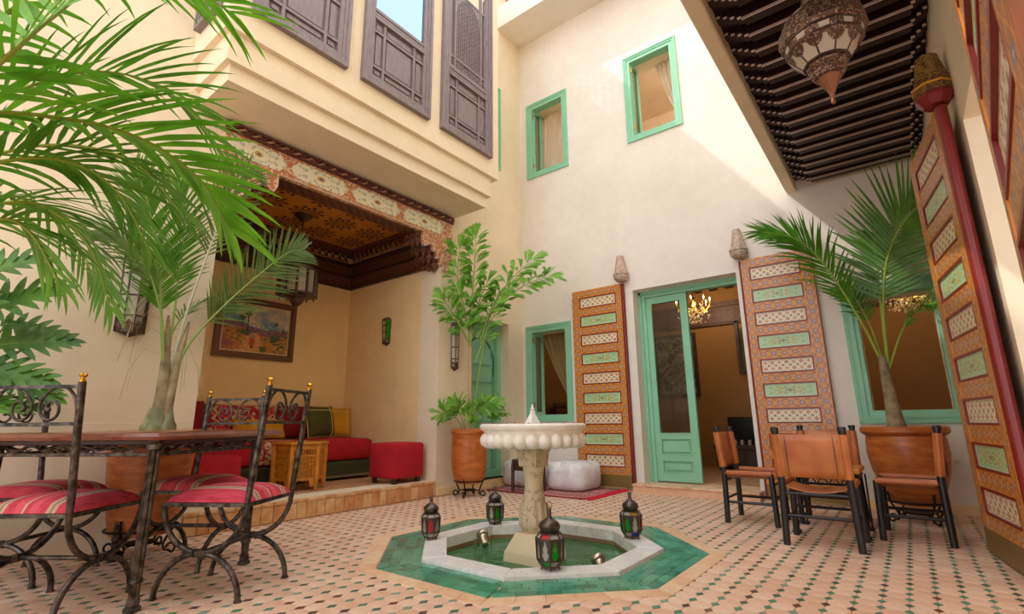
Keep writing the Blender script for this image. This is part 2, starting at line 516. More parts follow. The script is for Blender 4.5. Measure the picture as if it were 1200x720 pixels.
# painted wood of the big door leaves: u runs along the piece in 75 mm repeats, v across it
def door_paint(g, c):
    u = E(g, None); v = E(g, None)
    uv = g.xyz('UV'); u, v = uv[0], uv[1]
    f = (u.fr()-.5).ab()
    h = (v-.5).ab()
    base = g.mix(g.noise(30, 3), hx('#b06c38'), hx('#c4884c'))
    zig = ((h*1.15+f*.9)-.5).ab() < .05
    base = g.mix(zig, base, hx('#e59a38'))
    zig2 = (h-.06-f*.7).ab() < .022
    base = g.mix(zig2, base, hx('#7e2a1c'))
    loz = (f/.19+h/.24) < 1
    base = g.mix(loz, base, hx('#8a7f8e'))
    base = g.mix((f/.07+h/.09) < 1, base, hx('#cfc3bb'))
    return g.mix(h > .44, base, hx('#dd8a30'))
door_frame_mat = M('painted_door_frame', '#c06a30', .32, fn=door_paint, coat=.15)
def panel_cream(g, c):
    uv = g.xyz('UV'); u, v = uv[0]*7, uv[1]*2
    fu, fv = (u.fr()-.5).ab(), (v.fr()-.5).ab()
    par = (u.fl()+v.fl()).mod(2)
    grp = ((u+.5).fl()+(v+.5).fl()).mod(2)
    base = hx('#e2d3b4')
    lob = (((u.fr()-.5).at2(v.fr()-.5)*4).cos()*.07+.30)
    rr = (fu*fu+fv*fv).sq()
    c2 = ((.5-fu)*(.5-fu)+(.5-fv)*(.5-fv)).sq()
    base = g.mix(rr < lob, base, g.mix(par, hx('#b8502f'), hx('#c98a55')))
    base = g.mix((rr-lob).ab() < .035, base, hx('#e9dcc0'))
    base = g.mix(rr < .12, base, hx('#e2d3b4'))
    base = g.mix(rr < .07, base, hx('#3c3a36'))
    base = g.mix(c2 < .19, base, hx('#7d8f66'))
    base = g.mix(c2 < .08, base, hx('#a63c2a'))
    base = g.mix(((fu-fv).ab() < .03)*(rr > .4), base, hx('#b9774a'))
    e = (uv[0]-.5).ab() > .485
    e2 = (uv[1]-.5).ab() > .455
    return g.mix(e.mx(e2), base, hx('#eadfc9'))
panel_cream_mat = M('cream_geometric_panel', '#d9c9a8', .32, fn=panel_cream, coat=.15)
def panel_green(g, c):
    uv = g.xyz('UV'); U = (uv[0]-.5).ab()*5; V = (uv[1]-.5).ab()*1.4
    base = g.mix(g.noise(20, 2), hx('#a3c795'), hx('#b4d3a6'))
    for (cx, cy, r, col) in ((.95, .28, .15, '#d8a63f'), (1.5, .0, .12, '#cdb26a'), (.45, .3, .09, '#b0603e'), (1.9, .22, .08, '#8c9f52'), (.0, .0, .2, '#7f9f5a'), (.0, .0, .09, '#b3623f'), (.35, .08, .08, '#5f8a78'), (1.25, .38, .07, '#6f9466')):
        d = ((U-cx)*(U-cx)+(V-cy)*(V-cy)).sq()
        base = g.mix(d < r, base, hx(col))
    cv = ((V-((U*4.2).sin()*.17+.2)).ab() < .03)*(U < 2.15)
    base = g.mix(cv, base, hx('#86a872'))
    cv2 = ((V-((U*5.5+1).cos()*.12+.12)).ab() < .022)*(U < 1.3)
    base = g.mix(cv2, base, hx('#c09a4c'))
    e = ((uv[0]-.5).ab() > .485).mx((uv[1]-.5).ab() > .455)
    return g.mix(e, base, hx('#d8e3c4'))
panel_green_mat = M('mint_floral_panel', '#a9cc9b', .32, fn=panel_green, coat=.15)
def frieze_fn(g, c):
    x, y, z = g.xyz()
    n = g.noise(9, 3, vec=g.vec(y, z, 0), dist=1.8)
    base = g.mix((n-.5).ab() < .035, hx('#c07a55'), hx('#e2c6ad'))
    base = g.mix(g.vor(14, vec=g.vec(y, z, 0)) < .18, base, hx('#8a7f98'))
    return g.mix(n > .62, base, hx('#c7892f'))
frieze_mat = M('painted_frieze', '#c07a55', .55, fn=frieze_fn)
def medal_fn(g, c):
    uv = g.xyz('UV'); u, v = uv[0]*3.4, uv[1]
    vv = g.vec(u, (v-.5).ab()+.5*0, 0)
    d = g.vor(4.2, vv); n = g.noise(11, 2, vec=vv, dist=.8); h = g.noise(3.1, 0, vec=vv)
    base = hx('#e9e5cc')
    base = g.mix((d > .27)*(d < .40)*(n > .5), base, hx('#5d7c52'))
    base = g.mix(d < .17, base, g.mix(h > .5, hx('#7890b4'), hx('#cf8c66')))
    base = g.mix(d < .08, base, g.mix(h > .5, hx('#e6dfca'), hx('#d9a437')))
    c0 = ((uv[0]-.5)*(uv[0]-.5)*16+(uv[1]-.5)*(uv[1]-.5)*3).sq()
    base = g.mix(c0 < .28, base, hx('#d3a03c'))
    return g.mix(c0 < .14, base, hx('#54709a'))
medal_mat = M('cream_floral_medallion', '#d9d3b3', .5, fn=medal_fn)
def rosette(g, c):
    x, y, z = g.xyz()
    def star(ox, oy, s):
        fx, fy = ((x+ox)/s).fr()-.5, ((y+oy)/s).fr()-.5
        r = (fx*fx+fy*fy).sq(); a = fy.at2(fx)
        p = (a*10).cos()
        return ((p > .05)*(r > .06)*(r < .20)).mx((p < -.2)*(r > .17)*(r < .33)).mx(r < .03).mx((p > .3)*(r > .31)*(r < .44))
    k = star(.1, .05, .46)
    base = g.mix(g.noise(5, 3), hx('#b8752c'), hx('#dc9a42'))
    return g.mix(k, base, hx('#4a2a18'))
rosette_mat = M('painted_alcove_ceiling', '#9a5c1c', .5, fn=rosette)
def brown_pattern(g, c):
    x, y, z = g.xyz()
    u, v = ((x+y)*9).fr()-.5, (z*9).fr()-.5
    d = (u.ab()+v.ab())
    base = g.mix(g.noise(12, 3), hx('#4a261d'), hx('#603526'))
    base = g.mix((d-.36).ab() < .035, base, hx('#96613a'))
    return g.mix(d < .13, base, hx('#54202a'))
brown_mat = M('carved_brown_cornice', '#43221a', .5, fn=brown_pattern)
gold_line = M('gilded_line', '#a2703a', .5)
def capital_fn(g, c):
    n = g.noise(22, 3, dist=1.4)
    return g.mix((n-.5).ab() < .05, hx('#8c6a44'), hx('#c9a87e'))
capital_mat = M('painted_bracket', '#b59c86', .6, fn=lambda g, c: g.mix(g.rng(g.noise(30, 3), .35, .65), hx('#a78a74'), hx('#cbb8a6')))
capital_dark = M('dark_painted_bracket', '#5c3c20', .5, fn=lambda g, c: g.mix((g.noise(28, 3, dist=1.4)-.5).ab() < .06, hx('#4a2d18'), hx('#8d6a2e')))
yellow_line = M('yellow_line', '#d79c2c', .5)
M('door_edge_wood', '#9a5a34', .5, fn=wood_fn(3, 3))
kick_plate = M('tarnished_brass_plate', '#8c7440', .45, metal=.5, fn=plaster_fn)
def rug_fn(g, c):
    uv = g.xyz('UV'); u, v = uv[0]*14, uv[1]*10
    fu, fv = (u.fr()-.5).ab(), (v.fr()-.5).ab()
    base = g.mix(g.noise(60, 2), hx('#8f1f2b'), hx('#a8323c'))
    base = g.mix((fu+fv-.4).ab() < .06, base, hx('#d9c3b8'))
    base = g.mix((fu+fv) < .16, base, hx('#c4a49a'))
    base = g.mix((v.fl().mod(3)) < 1, base, g.mix((u*3).fr() < .35, hx('#9d2833'), hx('#ddd0c6')))
    return g.mix(((uv[0]-.5).ab() > .47).mx((uv[1]-.5).ab() > .45), base, hx('#94202e'))
rug_mat = M('woven_red_rug', '#a03340', .95, fn=rug_fn, bump=lambda g: g.noise(120, 2), bd=.004, bs=.4)
fringe_mat = M('red_fringe', '#c0182e', .9)
petal_mat = M('rose_petal', '#c8203a', .6)
socket_mat = M('white_plastic', '#ddd5c6', .4)
bulb_mat = M('warm_bulb', '#fff0c8', .4, emit=('#ffd890', 14))
crystal = M('crystal_drop', '#f0e2c0', .1, spec=.9, trans=.3)
screen_black = M('black_gloss', '#0d0c0c', .2)
rope_mat = M('painted_rope', '#a8785e', .6); rope_dark = M('painted_rope_dark', '#5d2b22', .6)
brick_red = M('terrace_brick', '#b9663f', .7, fn=plaster_fn)

# ---------------------------------------------------------------- the shell
XL, XR, YB = -4.363, 0.47, 5.9
def wall(name, axis, c0, c1, a0, a1, z0, z1, holes=(), mat=None):
    A = sorted({a0, a1, *[h[0] for h in holes], *[h[1] for h in holes]})
    Z = sorted({z0, z1, *[h[2] for h in holes], *[h[3] for h in holes]})
    b = MB()
    for i in range(len(A)-1):
        j = 0
        while j < len(Z)-1:
            m = (A[i]+A[i+1])/2
            inside = lambda k: any(h[0] < m < h[1] and h[2] < (Z[k]+Z[k+1])/2 < h[3] for h in holes)
            if inside(j): j += 1; continue
            k = j
            while k+1 < len(Z)-1 and not inside(k+1): k += 1
            if axis == 'Y': b.box(A[i], A[i+1], c0, c1, Z[j], Z[k+1])
            else: b.box(c0, c1, A[i], A[i+1], Z[j], Z[k+1])
            j = k+1
    return struct(b.build(name, mat or plaster))

DOOR = (-2.594, -1.33, 0.0, 2.45)
WLOW = (-4.25, -3.59, .865, 2.125)
WUL = (-4.15, -3.53, 4.60, 5.77)
WUR = (-2.445, -1.82, 4.60, 5.79)
WR = (-.285, .345, .835, 2.02)
wall('wall_back', 'Y', YB, 6.22, -4.70, 1.3, -.3, 8.2, [DOOR, WLOW, WUL, WUR, WR], plaster_lit)
LAT = (4.55, 5.25, 7.28, 8.0)
wall('wall_left', 'X', -4.70, XL, -5.0, YB, -.3, 7.16, [(1.62, 4.19, .16, 3.36), (4.78, 5.56, .10, 2.18), (4.72, 5.36, 4.58, 5.86)])
wall('wall_left_parapet', 'X', -4.42, XL, -5.0, YB, 7.16, 8.1, [LAT])
# unseen closed room added behind the slot window to block sun shining through it
struct(MB().box(-5.8, -4.70, 4.4, 4.5, 3.9, 6.4).box(-5.8, -4.70, 5.7, 5.8, 3.9, 6.4).box(-5.8, -5.7, 4.4, 5.8, 3.9, 6.4).box(-5.8, -4.70, 4.4, 5.8, 6.4, 6.5).box(-5.8, -4.70, 4.4, 5.8, 3.8, 3.9).build('wall_sun_block_chamber', plaster))
wall('wall_right', 'X', XR, .92, -3.0, YB, -.3, 8.0, [(1.66, 3.47, 0, 2.40)])
wall('wall_alcove_back', 'X', -6.40, -6.24, 1.46, 4.35, 0, 3.45, mat=plaster_bounce)
wall('wall_alcove_right', 'Y', 4.19, 4.35, -6.24, -4.70, 0, 3.45, mat=plaster_bounce)
wall('wall_alcove_left', 'Y', 1.46, 1.62, -6.24, -4.70, 0, 3.45, mat=plaster_bounce)
struct(MB().box(-6.4, -4.70, 1.46, 4.35, 3.30, 3.45).build('ceiling_alcove', rosette_mat))
# room beyond the doorway and the windows of the ground floor
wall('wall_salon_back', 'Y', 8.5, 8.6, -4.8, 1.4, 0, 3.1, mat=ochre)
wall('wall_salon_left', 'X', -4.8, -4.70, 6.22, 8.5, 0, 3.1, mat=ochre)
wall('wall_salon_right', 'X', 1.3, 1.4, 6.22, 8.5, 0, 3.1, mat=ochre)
cs = struct(MB().box(-4.7, 1.3, 6.22, 8.5, 3.02, 3.1).build('ceiling_salon', wood_dark))
for i in range(24):
    MB().bbox(-4.6+i*.25, -4.48+i*.25, 6.22, 8.5, 2.92, 3.02, .008).build('beam', wood_dark, cs)
struct(MB().box(-4.7, 1.3, 8.44, 8.5, 2.33, 2.36).box(-4.7, 1.3, 8.42, 8.5, 2.36, 2.62).box(-4.7, 1.3, 8.38, 8.5, 2.62, 2.70).build('trim_6', brown_mat))
struct(MB().box(-4.7, 1.3, 6.22, 8.5, -.05, .09).build('floor_salon', alcove_floor_mat))
# upper rooms behind the two high windows
wall('wall_upper_back', 'Y', 7.8, 7.9, -4.8, 1.4, 4.1, 6.6, mat=plaster)
wall('wall_upper_left', 'X', -4.8, -4.70, 6.22, 7.8, 4.1, 6.6, mat=plaster)
wall('wall_upper_right', 'X', -1.2, -1.1, 6.22, 7.8, 4.1, 6.6, mat=plaster)
wall('wall_upper_middle', 'X', -3.2, -3.1, 6.22, 7.8, 4.1, 6.6, mat=plaster)
struct(MB().box(-4.7, 1.3, 6.22, 7.8, 6.05, 6.15).build('ceiling_upper', plaster))
struct(MB().box(-4.7, 1.3, 6.22, 7.8, 4.02, 4.1).build('floor_upper', wood_dark))
# room beyond the opening in the right wall
wall('wall_side_room', 'X', 3.4, 3.5, 1.0, 5.0, 0, 3.0, mat=plaster_bounce)
wall('wall_side_room_far', 'Y', 4.9, 5.0, .92, 3.4, 0, 3.0, mat=plaster_bounce)
struct(MB().box(.92, 3.5, 1.0, 5.0, 3.0, 3.1).build('ceiling_side_room', plaster))
struct(MB().box(.47, 3.5, 1.0, 5.0, -.08, -.004).build('floor_side_room', alcove_floor_mat))

# the eave over the far end with a terrace wall above it
struct(MB().box(XL, XR, 5.32, YB, 7.02, 7.42).build('trim_1', plaster_lit))
struct(MB().box(XL, XR, 5.55, 5.75, 7.42, 8.0).build('wall_terrace', brick_red))
# pierced screen in the left parapet
scr = MB()
for i in range(7):
    y = LAT[0]+.05+i*.096
    scr.box(-4.41, -4.375, y, y+.03, LAT[2], LAT[3])
for i in range(6):
    z = LAT[2]+.06+i*.11
    scr.box(-4.41, -4.375, LAT[0], LAT[1], z, z+.03)
struct(scr.build('trim_2', plaster_lit))

# gallery over the right side: edge beam, boarded ceiling, beams
struct(MB().bbox(-.717, -.618, -3, YB, 3.228, 4.25, .01).build('trim_3', plaster))
gal = struct(MB().box(-.618, XR, -3, YB, 3.36, 3.55).build('ceiling_gallery', wood_beam))
def beam_mesh():
    b = MB()
    L, R_ = -.618, XR
    b.box(L+.16, R_-.10, -.030, .030, 3.245, 3.36)
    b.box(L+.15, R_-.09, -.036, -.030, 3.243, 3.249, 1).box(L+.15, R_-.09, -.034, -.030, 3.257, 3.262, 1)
    b.box(L+.16, R_-.10, -.024, .030, 3.240, 3.245)
    for k in range(4):
        x = L+k*.04
        b.box(x, x+.036, -.040+.003*k, .040-.003*k, 3.335-.024*k, 3.36)
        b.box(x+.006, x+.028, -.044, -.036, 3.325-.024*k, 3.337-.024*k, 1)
    for k in range(3):
        x = R_-.034-k*.034
        b.box(x, x+.034, -.040, .040, 3.335-.028*k, 3.36)
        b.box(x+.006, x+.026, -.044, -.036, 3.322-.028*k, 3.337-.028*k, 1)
    return b
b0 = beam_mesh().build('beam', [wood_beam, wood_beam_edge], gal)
b0.location.y = 5.75
for k in range(1, 27): inst(b0, gal, (0, 5.75-.182*k, 0))

# step and raised floor of the alcove
al = struct(MB().box(-6.24, -4.70, 1.62, 4.19, -.1, .155).box(-4.70, XL+.002, 1.62, 4.19, -.1, .152).build('floor_alcove', alcove_floor_mat))
y = 1.63; k = 0
while y < 4.18:
    wd = min(random.uniform(.085, .12), 4.185-y)
    MB().bbox(XL-.005, XL+.016+random.uniform(-.002, .002), y+.002, y+wd-.002, .002, .132, .003).build('step_tile', random.choice(brick_mats), al)
    MB().bbox(XL-.055, XL+.018, y+.002, y+wd-.002, .135, .162, .004).build('step_tile', random.choice(brick_mats), al)
    y += wd
struct(MB().bbox(XL, XL+.006, -3, 1.60, 0, .83, .004).build('trim_4', plaster))
struct(MB().bbox(XL, XL+.02, 4.2, 4.78, 0, .09, .005).bbox(XL, XL+.02, 5.56, 5.88, 0, .09, .005).build('baseboard_left', plaster_bounce))
struct(MB().bbox(-4.34, -2.72, YB-.02, YB, 0, .085, .005).bbox(-1.25, XR, YB-.02, YB, 0, .085, .005).build('baseboard_back', plaster_bounce))
struct(MB().bbox(XR-.02, XR, 3.47, 5.88, 0, .085, .005).bbox(XR-.02, XR, -2.9, 1.66, 0, .085, .005).build('baseboard_right', plaster_bounce))
# door step of the salon
st = struct(MB().box(-2.66, -1.30, 5.70, 5.92, -.05, .075).box(-2.594, -1.33, 5.9, 6.23, -.05, .085).build('trim_5', kerb_mats[1]))
for k in range(8):
    MB().bbox(-2.67+k*.172, -2.67+k*.172+.168, 5.685, 5.91, .072, .094, .005).build('step_tile', random.choice(kerb_mats), st)

# bay on the upper floor of the left wall, stepping out in three tiers
bay = struct(MB().box(XL-.02, -3.80, 1.338, 4.40, 3.42, 3.60).box(XL-.02, -3.755, 1.295, 4.45, 3.57, 3.84).box(XL-.02, -3.71, 1.25, 4.54, 3.82, 7.15).build('wall_bay', plaster))

# ---------------------------------------------------------------- floor
PX, PY, PR = -2.10, 2.97, 1.0
T8 = math.tan(PI/8)
def apo(x, y):
    x, y = abs(x-PX), abs(y-PY)
    return max(x, y, (x+y)*.70710678)
def octv(r, z, ex=0.0): return [(PX+r/math.cos(PI/8)*math.cos(PI/8+k*PI/4), PY+r/math.cos(PI/8)*math.sin(PI/8+k*PI/4), z) for k in range(8)]
fb = MB(); z = -.006
fb.face([(-4.7, -8, z), (.92, -8, z), (.92, PY-1, z), (-4.7, PY-1, z)])
fb.face([(-4.7, PY+1, z), (.92, PY+1, z), (.92, 6.3, z), (-4.7, 6.3, z)])
fb.face([(-4.7, PY-1, z), (PX-1, PY-1, z), (PX-1, PY+1, z), (-4.7, PY+1, z)])
fb.face([(PX+1, PY-1, z), (.92, PY-1, z), (.92, PY+1, z), (PX+1, PY+1, z)])
for sx in (-1, 1):
    for sy in (-1, 1):
        p = [(PX+sx, PY+sy, z), (PX+sx*T8, PY+sy, z), (PX+sx, PY+sy*T8, z)]
        fb.face(p if sx*sy < 0 else p[::-1])
o1, o2 = octv(1.0, z), octv(.62, z)
for k in range(8): fb.face([o2[k], o1[k], o1[(k+1) % 8], o2[(k+1) % 8]])
floor = struct(fb.build('floor', grout))
px_, py_, cut, cuy = .0985, .0945, .0195, .0285
def oct_tile():
    a, b = px_/2-.0012, py_/2-.0012
    t = [(-a+cut, -b), (a-cut, -b), (a, -b+cuy), (a, b-cuy), (a-cut, b), (-a+cut, b), (-a, b-cuy), (-a, -b+cuy)]
    return t
def cab_tile(): return [(-cut+.001, 0), (0, -cuy+.001), (cut-.001, 0), (0, cuy-.001)]
def slab(poly, top, ch):
    n = len(poly)
    v = [(x, y, -.008) for x, y in poly]+[(x, y, top-.001) for x, y in poly]+[(x*(1-ch), y*(1-ch), top) for x, y in poly]
    f = [[2*n+i for i in range(n)]]
    for i in range(n):
        j = (i+1) % n
        f += [(i, j, n+j, n+i), (n+i, n+j, 2*n+j, 2*n+i)]
    return v, f
ov, of = slab(oct_tile(), 0.0, .03); cv, cf = slab(cab_tile(), .0004, .08)
def seen(x, y):
    d = Vector((x, y, -.8)); zf = d.dot(fw)
    if zf < .3: return False
    return abs(d.dot(rt)/zf*586.5) < 590 and abs(d.dot(up)/zf*586.5) < 356
tl, cb = [], []
for i in range(-2, 48):
    for j in range(-14, 64):
        x, y = -.460+px_*-1*i+.445-.0035, 2.706+py_*(j-28)
        x = -.418-px_*(i-8); y = 2.706+py_*(j-28)
        cxy = (x+px_/2, y+py_/2)
        if XL+.03 < cxy[0] < XR-.03 and y < YB-.06 and apo(*cxy) > 1.065: tl.append(cxy)
        if XL+.02 < x < XR-.02 and y < YB-.03 and apo(x, y) > 1.09: cb.append((x, y))
def spread(name, pts, V, F, mats, wts, lab):
    pts = sorted(pts, key=lambda p: (not seen(*p), p[0]**2+p[1]**2))
    me = []
    for m in mats:
        o = MB(); o.add(V, F); ob = o.build(name, m, floor); me.append(ob.data); bpy.data.objects.remove(ob)
    idx = list(range(len(mats)))
    for p in pts[:300]:
        ob = bpy.data.objects.new(name, me[random.choices(idx, wts)[0]]); COL.objects.link(ob); ob.parent = floor
        ob.location = (p[0], p[1], random.uniform(-.0006, .0006))
    b = MB()
    for p in pts[300:]:
        b.add(V, F, random.choices(idx, wts)[0], Matrix.Translation((p[0], p[1], random.uniform(-.0006, .0006))))
    stuff(b.build(name+'_field', mats, floor))
spread('floor_tile', tl, ov, of, tile_mats, (3, 3, 2), None)
spread('cabochon', cb, cv, cf, dot_mats, (9, 5, 2.2, 3, .8), None)

# ---------------------------------------------------------------- pool
pool = thing('pool', 'sunken octagonal pool with green tile surround and white marble edge', 'pool', (PX, PY, 0))
def dirs(k):
    a = k*PI/4
    n = Vector((math.cos(a), math.sin(a), 0)); t = Vector((-n.y, n.x, 0))
    return n, t
def ringpiece(name, k, r0_, r1_, s0a, s1a, s0b, s1b, z0, z1, mat, b=.003):
    # a piece of one side of the octagon: inner radius r0_ runs s0a..s1a, outer radius r1_ runs s0b..s1b
    n, t = dirs(k); c = Vector((PX, PY, 0))
    low = [c+n*r0_+t*s0a, c+n*r1_+t*s0b, c+n*r1_+t*s1b, c+n*r0_+t*s1a]
    cen = sum(low, Vector())/4
    v = [p+Vector((0, 0, z0)) for p in low]+[p+Vector((0, 0, z1-b)) for p in low]
    v += [p+(cen-p).normalized()*b*1.4+Vector((0, 0, z1)) for p in low]
    f = [[8, 9, 10, 11]]
    for i in range(4):
        j = (i+1) % 4
        f += [(i, j, 4+j, 4+i), (4+i, 4+j, 8+j, 8+i)]
    return MB().add(v, f) is not None and _rp(name, v, f, mat)
def _rp(name, v, f, mat):
    b = MB(); b.add(v, f); return b.build(name, mat, pool, world=True)
rz_ = random.Random(3)
for k in range(8):
    rows = [.757, .818, .879, .940, 1.0]
    for q in range(4):
        ra, rb = rows[q]+.0016, rows[q+1]-.0016
        ea, eb = ra*T8-.001, rb*T8-.001
        L = .112; s = -eb+(.5*L if q % 2 else .0)-L*.3
        while s < eb-.004:
            a0, a1 = max(s+.0018, -ea), min(s+L-.0018, ea)
            c0, c1 = max(s+.0018, -eb), min(s+L-.0018, eb)
            if a1 < a0: a0 = a1 = max(-ea, min(ea, (s+L/2)))
            if c1-c0 > .004: ringpiece('zellige_tile', k, ra, rb, a0, a1, c0, c1, -.006, .001+rz_.uniform(-.0008, .0012), rz_.choice(zel_mats), .0015)
            s += L
    ra, rb = 1.004, 1.098
    ea, eb = ra*T8-.001, rb*T8-.001
    N = 6
    for q in range(N):
        f0, f1 = -1+2*q/N, -1+2*(q+1)/N
        ringpiece('kerb_tile', k, ra, rb, f0*ea+.0015, f1*ea-.0015, f0*eb+.0015, f1*eb-.0015, -.006, .003, rz_.choice(kerb_mats), .002)
    ringpiece('coping_stone', k, .605, .752, -.605*T8+.0006, .605*T8-.0006, -.752*T8+.0006, .752*T8-.0006, -.05, .02, marble, .004)
pin = MB()
a, b_ = octv(.62, -.006), octv(.62, -.34)
for k in range(8):
    j = (k+1) % 8
    pin.face([b_[k], b_[j], (a[j][0], a[j][1], -.05), (a[k][0], a[k][1], -.05)], 0)
pin.face(octv(.62, -.34), 1)
pin.build('pool_wall', [pool_rim, pool_in], pool, world=True)
MB().face(octv(.617, -.085)).build('water', water_mat, pool, world=True)

# ---------------------------------------------------------------- fountain
FX, FY = PX+.0, PY-.03
fo = thing('fountain', 'carved stone pedestal fountain with wide lobed white basin standing in the pool', 'fountain', (FX, FY, -.34))
def fpart(b, name, mat, sm=40): return b.build(name, mat, fo, smooth=sm, world=True)
T0 = Matrix.Translation((FX, FY, 0))
def sqfrust(levels):
    b = MB(); V, F = [], []
    for h, z in levels: V += [(FX-h, FY-h, z), (FX+h, FY-h, z), (FX+h, FY+h, z), (FX-h, FY+h, z)]
    for i in range(len(levels)-1):
        for k in range(4): F.append((i*4+k, i*4+(k+1) % 4, i*4+4+(k+1) % 4, i*4+4+k))
    F += [(3, 2, 1, 0), tuple(len(V)-4+k for k in range(4))]
    b.add(V, F); return b
fpart(sqfrust([(.15, -.34), (.15, -.07), (.146, -.03), (.142, -.02), (.095, .078), (.09, .086), (.07, .09)]), 'plinth', M('fountain_plinth_stone', '#decdaa', .5, fn=plaster_fn, bump=lambda g: g.noise(16, 4), bd=.006, bs=.3), 0)
col = MB(); n = 64; V, F = [], []
prof = [(.07, .085), (.09, .105), (.106, .135), (.110, .175), (.106, .225), (.094, .262), (.076, .28), (.070, .31), (.064, .36), (.062, .40), (.065, .44), (.071, .48), (.076, .51)]
for r, z in prof:
    for k in range(n):
        th = 2*PI*k/n
        fl = (abs(math.cos(th*7))**.6) if .10 < z < .27 else 1
        q = r*(.90+.10*fl)
        V.append((FX+q*math.cos(th), FY+q*math.sin(th), z))
for i in range(len(prof)-1):
    for k in range(n): F.append((i*n+k, i*n+(k+1) % n, (i+1)*n+(k+1) % n, (i+1)*n+k))
col.add(V, F); fpart(col, 'column', stone_vein, 60)
fpart(sqfrust([(.066, .505), (.072, .512), (.078, .60), (.084, .606), (.09, .64)]), 'capital_block', stone_vein, 0)
fpart(MB().lathe([(.08, .622), (.20, .628), (.30, .648), (.345, .68), (.335, .705), (.340, .712), (.345, .745), (.362, .752), (.371, .768), (.371, .782), (.362, .792), (.345, .794), (.335, .788), (.22, .765), (.03, .755)], 64, T=T0), 'basin', stone_white, 40)
gd = MB().ball((0, 0, 0), 1, 12, 8, sc=(.052, .048, .052)).build('gadroon', stone_white, fo, smooth=60)
gs = [gd]+[inst(gd, fo) for _ in range(25)]
for k, o in enumerate(gs):
    th = 2*PI*k/26
    o.location = (.318*math.cos(th), .318*math.sin(th), .684+.34); o.rotation_euler = (0, .35, th)
fpart(MB().lathe([(.055, .75), (.053, .80), (.018, .862), (.016, .868), (.02, .874), (.012, .884), (.016, .896), (.008, .905), (.009, .918), (.002, .926)], 4, T=T0 @ Matrix.Rotation(.5, 4, 'Z')), 'spout', M('white_spout', '#f2eeea', .35), 30)
wt = MB().lathe([(.001, .781), (.334, .781)], 48, T=T0, cap=False); fpart(wt, 'basin_water', water_mat, 0)
pt = MB(); rp = random.Random(5)
for k in range(30):
    th = rp.uniform(0, 2*PI); r = rp.uniform(.338, .364) if k % 3 else rp.uniform(.05, .31)
    zz = .797 if k % 3 else .7835
    T = T0 @ xf((r*math.cos(th), r*math.sin(th), zz), rp.uniform(0, 6), rp.uniform(-.2, .2))
    pt.add([(-.011, 0, .001), (0, -.008, 0), (.011, 0, .003), (.006, .009, 0), (-.006, .009, 0), (0, .002, .005)], [(0, 1, 5), (1, 2, 5), (2, 3, 5), (3, 4, 5), (4, 0, 5)], 0, T)
o = pt.build('rose_petals', petal_mat); stuff(tag(o, 'scattered red rose petals lying on the white fountain basin', 'petals'))
o = MB().ball((0, 0, 0), .012, 8, 5, sc=(1, .7, .5)).build('rose_petal', petal_mat); o.location = (FX-.19, FY-.325, .745)
tag(o, 'single red rose petal stuck to the outside of the fountain rim', 'petal')
o.rotation_euler = (1.3, 0, -.5)

def spotlight(label, loc, rz):
    t = thing('pool_spotlight', label, 'spotlight', loc, rz, 'underwater spotlights')
    R = Matrix.Rotation(-.95, 4, 'X') @ Matrix.Scale(.95, 4)
    T = Matrix.Translation((0, 0, .23)) @ R
    MB().lathe([(.018, -.075), (.028, -.07), (.031, -.02), (.034, -.015), (.034, .012), (.044, .018), (.047, .03), (.045, .042), (.038, .044)], 24, T=T).build('housing', silver, t, smooth=35)
    MB().lathe([(.001, .041), (.037, .041)], 24, T=T, cap=False).build('lens', lantern_milk, t)
    MB().tube([(-.06, 0, .23), (-.06, 0, .16), (-.03, 0, .13), (.03, 0, .13), (.06, 0, .16), (.06, 0, .23)], .006, 6).tube([(0, 0, .13), (0, .02, .0)], .01, 8).build('bracket', silver, t, smooth=40)
spotlight('silver underwater spotlight at the left side of the pool, lens towards the camera', (PX-.50, PY+.02, -.25), 1.0)
spotlight('silver underwater spotlight at the right side of the pool, seen from behind', (PX+.50, PY-.06, -.26), 1.05)

